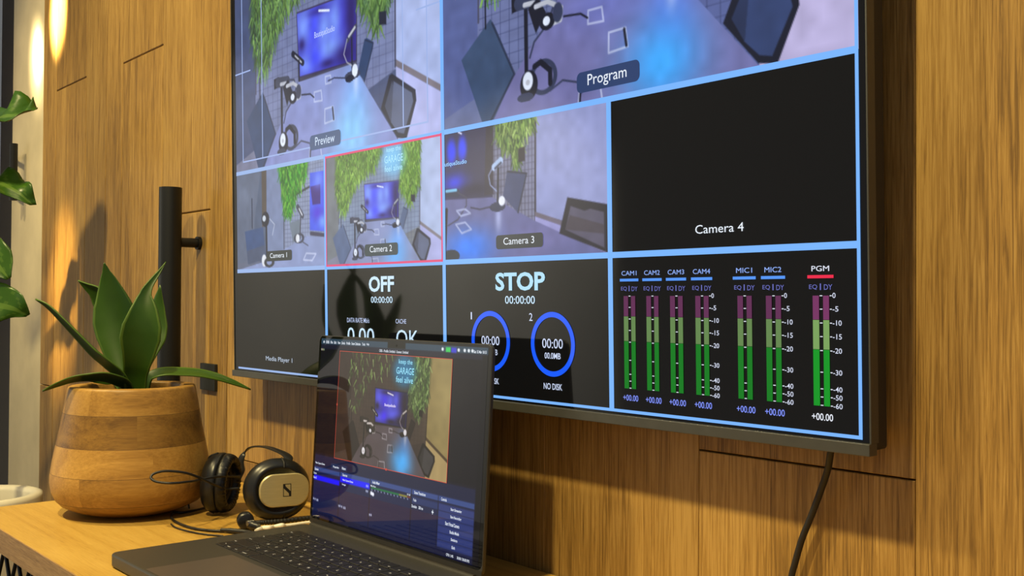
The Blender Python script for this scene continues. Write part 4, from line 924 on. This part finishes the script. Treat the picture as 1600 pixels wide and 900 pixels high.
mb.tube(loc([(-1.3662, 0.662, 0.7883), (-1.3680, 0.642, 0.7900), (-1.3458, 0.612, 0.8031), (-1.3414, 0.595, 0.8124), (-1.3343, 0.57, 0.8232), (-1.337, 0.545, 0.8279), (-1.3401, 0.53, 0.8257), (-1.338, 0.525, 0.8206), (-1.3291, 0.53, 0.8163), (-1.3158, 0.545, 0.8149), (-1.3252, 0.575, 0.8129), (-1.3480, 0.600, 0.810), (-1.3560, 0.625, 0.8097), (-1.385, 0.672, 0.8017)]), 0.0017, 8)
mb.tube(loc([(-1.4300, 0.640, 0.8231), (-1.4380, 0.640, 0.8321), (-1.4474, 0.640, 0.8374), (-1.4536, 0.635, 0.8418), (-1.4554, 0.63, 0.8415), (-1.4397, 0.625, 0.834), (-1.4290, 0.616, 0.8218), (-1.4290, 0.612, 0.8029), (-1.4280, 0.612, 0.7794), (-1.4260, 0.615, 0.7565)]), 0.0014, 8)
mb.tube(loc([(-1.4666, 0.6700, 0.7522), (-1.4417, 0.6480, 0.7522), (-1.4300, 0.6250, 0.7522), (-1.4260, 0.606, 0.7522), (-1.4290, 0.596, 0.7530), (-1.4200, 0.5870, 0.7522), (-1.3877, 0.5753, 0.7522), (-1.348, 0.5721, 0.7522), (-1.3148, 0.5755, 0.7522), (-1.2908, 0.5868, 0.7522), (-1.276, 0.5980, 0.7524)]), 0.0017, 10)
mb.tube(loc([(-1.3660, 0.5640, 0.7513), (-1.3405, 0.5600, 0.7513), (-1.3077, 0.5640, 0.7513), (-1.2779, 0.573, 0.7513), (-1.2555, 0.5868, 0.7513)]), 0.0011, 8)
mb.build('cable', M['rubber'], HP)
mb = MB(); mb.tube(loc([(-1.280, 0.5952, 0.7538), (-1.2680, 0.6030, 0.7538), (-1.2530, 0.6105, 0.7540), (-1.2380, 0.6150, 0.7545), (-1.1985, 0.6150, 0.7560)]), [.0020, .0033, .0033, .0030, .0018], 12)
mb.build('jack_plug', M['rubber'], HP)

# ------------------------------------------------------------------ braided lead with a black head, white cable
BC = empty('braided_cable', (-1.279, 0.6300, 0.75)); tag(BC, 'short black braided lead with a round black head beside the laptop hinge', 'cable')
bx, by, bz = -1.279, 0.6300, 0.75
lb = lambda pts: [(a - bx, b - by, c - bz) for a, b, c in pts]
mb = MB(); mb.lathe([(0.0, -0.0085), (0.0085, -0.0085), (0.0108, -0.007), (0.0112, 0.0), (0.0108, 0.007), (0.0085, 0.0085), (0.0, 0.0085)], 28, M=Matrix.Translation((-0.002, 0.0, 0.0114)) @ Matrix.Rotation(math.radians(90), 4, 'Y') @ Matrix.Rotation(math.radians(20), 4, 'X'))
mb.build('round_head', M['shell'], BC)
mb = MB(); mb.tube(lb([(-1.270, 0.6300, 0.7580), (-1.262, 0.6325, 0.7573), (-1.255, 0.6360, 0.7566)]), [.0054, .0060, .0042], 14); mb.build('elbow', M['shell'], BC)
mb = MB(); mb.tube(lb([(-1.2662, 0.6250, 0.7605), (-1.2662, 0.6345, 0.7605)]), 0.0034, 10, smooth_pts=False); mb.build('metal_ring', M['alu_edge'], BC)
pts = catmull([Vector(p) for p in lb([(-1.2745, 0.6385, 0.7580), (-1.2735, 0.6480, 0.7572), (-1.2680, 0.6769, 0.7562), (-1.2640, 0.7153, 0.7562), (-1.256, 0.745, 0.7562)])], 22)
rad = [0.0028 + (0.0006 if (i % 3) else -0.0002) for i in range(len(pts))]
mb = MB(); mb.tube(pts, rad, 12, smooth_pts=False); mb.build('braid', M['rubber'], BC)
mb = MB(); mb.tube([(-1.2470, 0.6285, 0.7532), (-1.2570, 0.6425, 0.7535), (-1.2482, 0.647, 0.7545), (-1.2546, 0.6577, 0.7535), (-1.2482, 0.6656, 0.7550), (-1.2510, 0.6720, 0.7535), (-1.2510, 0.6851, 0.7533), (-1.2505, 0.7071, 0.7533), (-1.244, 0.735, 0.7533)], [.0028, .0030, .0036, .0024, .0036, .0024, .0022, .0022, .0022], 12)
tag(mb.build('white_cable', M['white']), 'crumpled white cable lying beside the rear left corner of the laptop', 'cable')

# ------------------------------------------------------------------ fiddle leaf fig in a white pot beyond the desk
FG = empty('potted_fig', (-2.462, 0.600, 0.0)); tag(FG, 'large-leaved fig in a tall white pot beyond the left desk end', 'potted plant')
mb = MB(); mb.lathe([(0.0, 0.0), (0.078, 0.0), (0.084, 0.006), (0.112, 0.56), (0.1165, 0.622), (0.1150, 0.630), (0.1080, 0.6325), (0.0930, 0.630), (0.0900, 0.622), (0.088, 0.58)], 56); mb.build('pot', M['ceramic'], FG)
mb = MB(); mb.lathe([(0.0, 0.600), (0.0895, 0.598)], 30); mb.build('soil', M['soil'], FG)
mb = MB()
mb.tube([(0, 0, 0.58), (0.012, -0.012, 0.80), (-0.004, -0.020, 1.05), (0.010, -0.030, 1.30), (0.004, -0.03, 1.50)], [.011, .010, .009, .007, .005], 12)
mb.build('stem', M['stem'], FG)
fx, fy = -2.462, 0.600
FL = [  # spine (world), half width across view, half width in depth, cup, wave
 ([(-2.455, 0.570, 1.400), (-2.40, 0.555, 1.405), (-2.33, 0.555, 1.411), (-2.27, 0.575, 1.418), (-2.245, 0.600, 1.425), (-2.232, 0.628, 1.436)], [.005, .032, .046, .042, .028, .009], [.002, .035, .055, .06, .04, .008], 0.16, 0.24),
 ([(-2.455, 0.570, 1.270), (-2.40, 0.545, 1.284), (-2.34, 0.550, 1.294), (-2.29, 0.572, 1.290), (-2.255, 0.600, 1.272), (-2.240, 0.630, 1.244)], [.003, .009, .013, .013, .010, .002], [.002, .026, .040, .045, .030, .006], 0.2, 0.25),
 ([(-2.455, 0.565, 1.170), (-2.40, 0.535, 1.172), (-2.34, 0.545, 1.160), (-2.285, 0.570, 1.128), (-2.255, 0.590, 1.094)], [.003, .022, .034, .028, .004], [.002, .02, .035, .03, .004], 0.15, 0.12),
 ([(-2.455, 0.570, 1.070), (-2.40, 0.535, 1.062), (-2.34, 0.540, 1.052), (-2.28, 0.568, 1.042), (-2.250, 0.596, 1.034), (-2.236, 0.622, 1.020)], [.003, .024, .040, .041, .030, .004], [.002, .014, .022, .024, .018, .003], 0.12, 0.08),
 ([(-2.455, 0.570, 1.215), (-2.42, 0.545, 1.222), (-2.36, 0.545, 1.222), (-2.31, 0.560, 1.210), (-2.285, 0.572, 1.196)], [.003, .020, .028, .020, .003], [.002, .02, .03, .02, .003], 0.15, 0.1),
 ([(-2.460, 0.570, 1.480), (-2.49, 0.520, 1.530), (-2.53, 0.47, 1.56), (-2.58, 0.43, 1.57), (-2.62, 0.41, 1.55)], [.003, .03, .05, .045, .004], [.002, .03, .04, .03, .004], 0.15, 0.12),
 ([(-2.458, 0.575, 1.10), (-2.51, 0.52, 1.13), (-2.57, 0.48, 1.14), (-2.62, 0.45, 1.12), (-2.66, 0.43, 1.09)], [.003, .03, .05, .045, .004], [.002, .03, .04, .03, .004], 0.15, 0.12),
 ([(-2.458, 0.575, 1.34), (-2.52, 0.56, 1.38), (-2.59, 0.55, 1.39), (-2.65, 0.55, 1.37), (-2.69, 0.55, 1.33)], [.003, .03, .05, .045, .004], [.002, .03, .04, .03, .004], 0.15, 0.12)]
for sp, hw, dw, cp, wv in FL:
    blade('leaf', M['fig'], FG, [(a - fx, b - fy, c) for a, b, c in sp], hw, dw, cp, 0.0012, 14, 1, 2.0, wv, True)
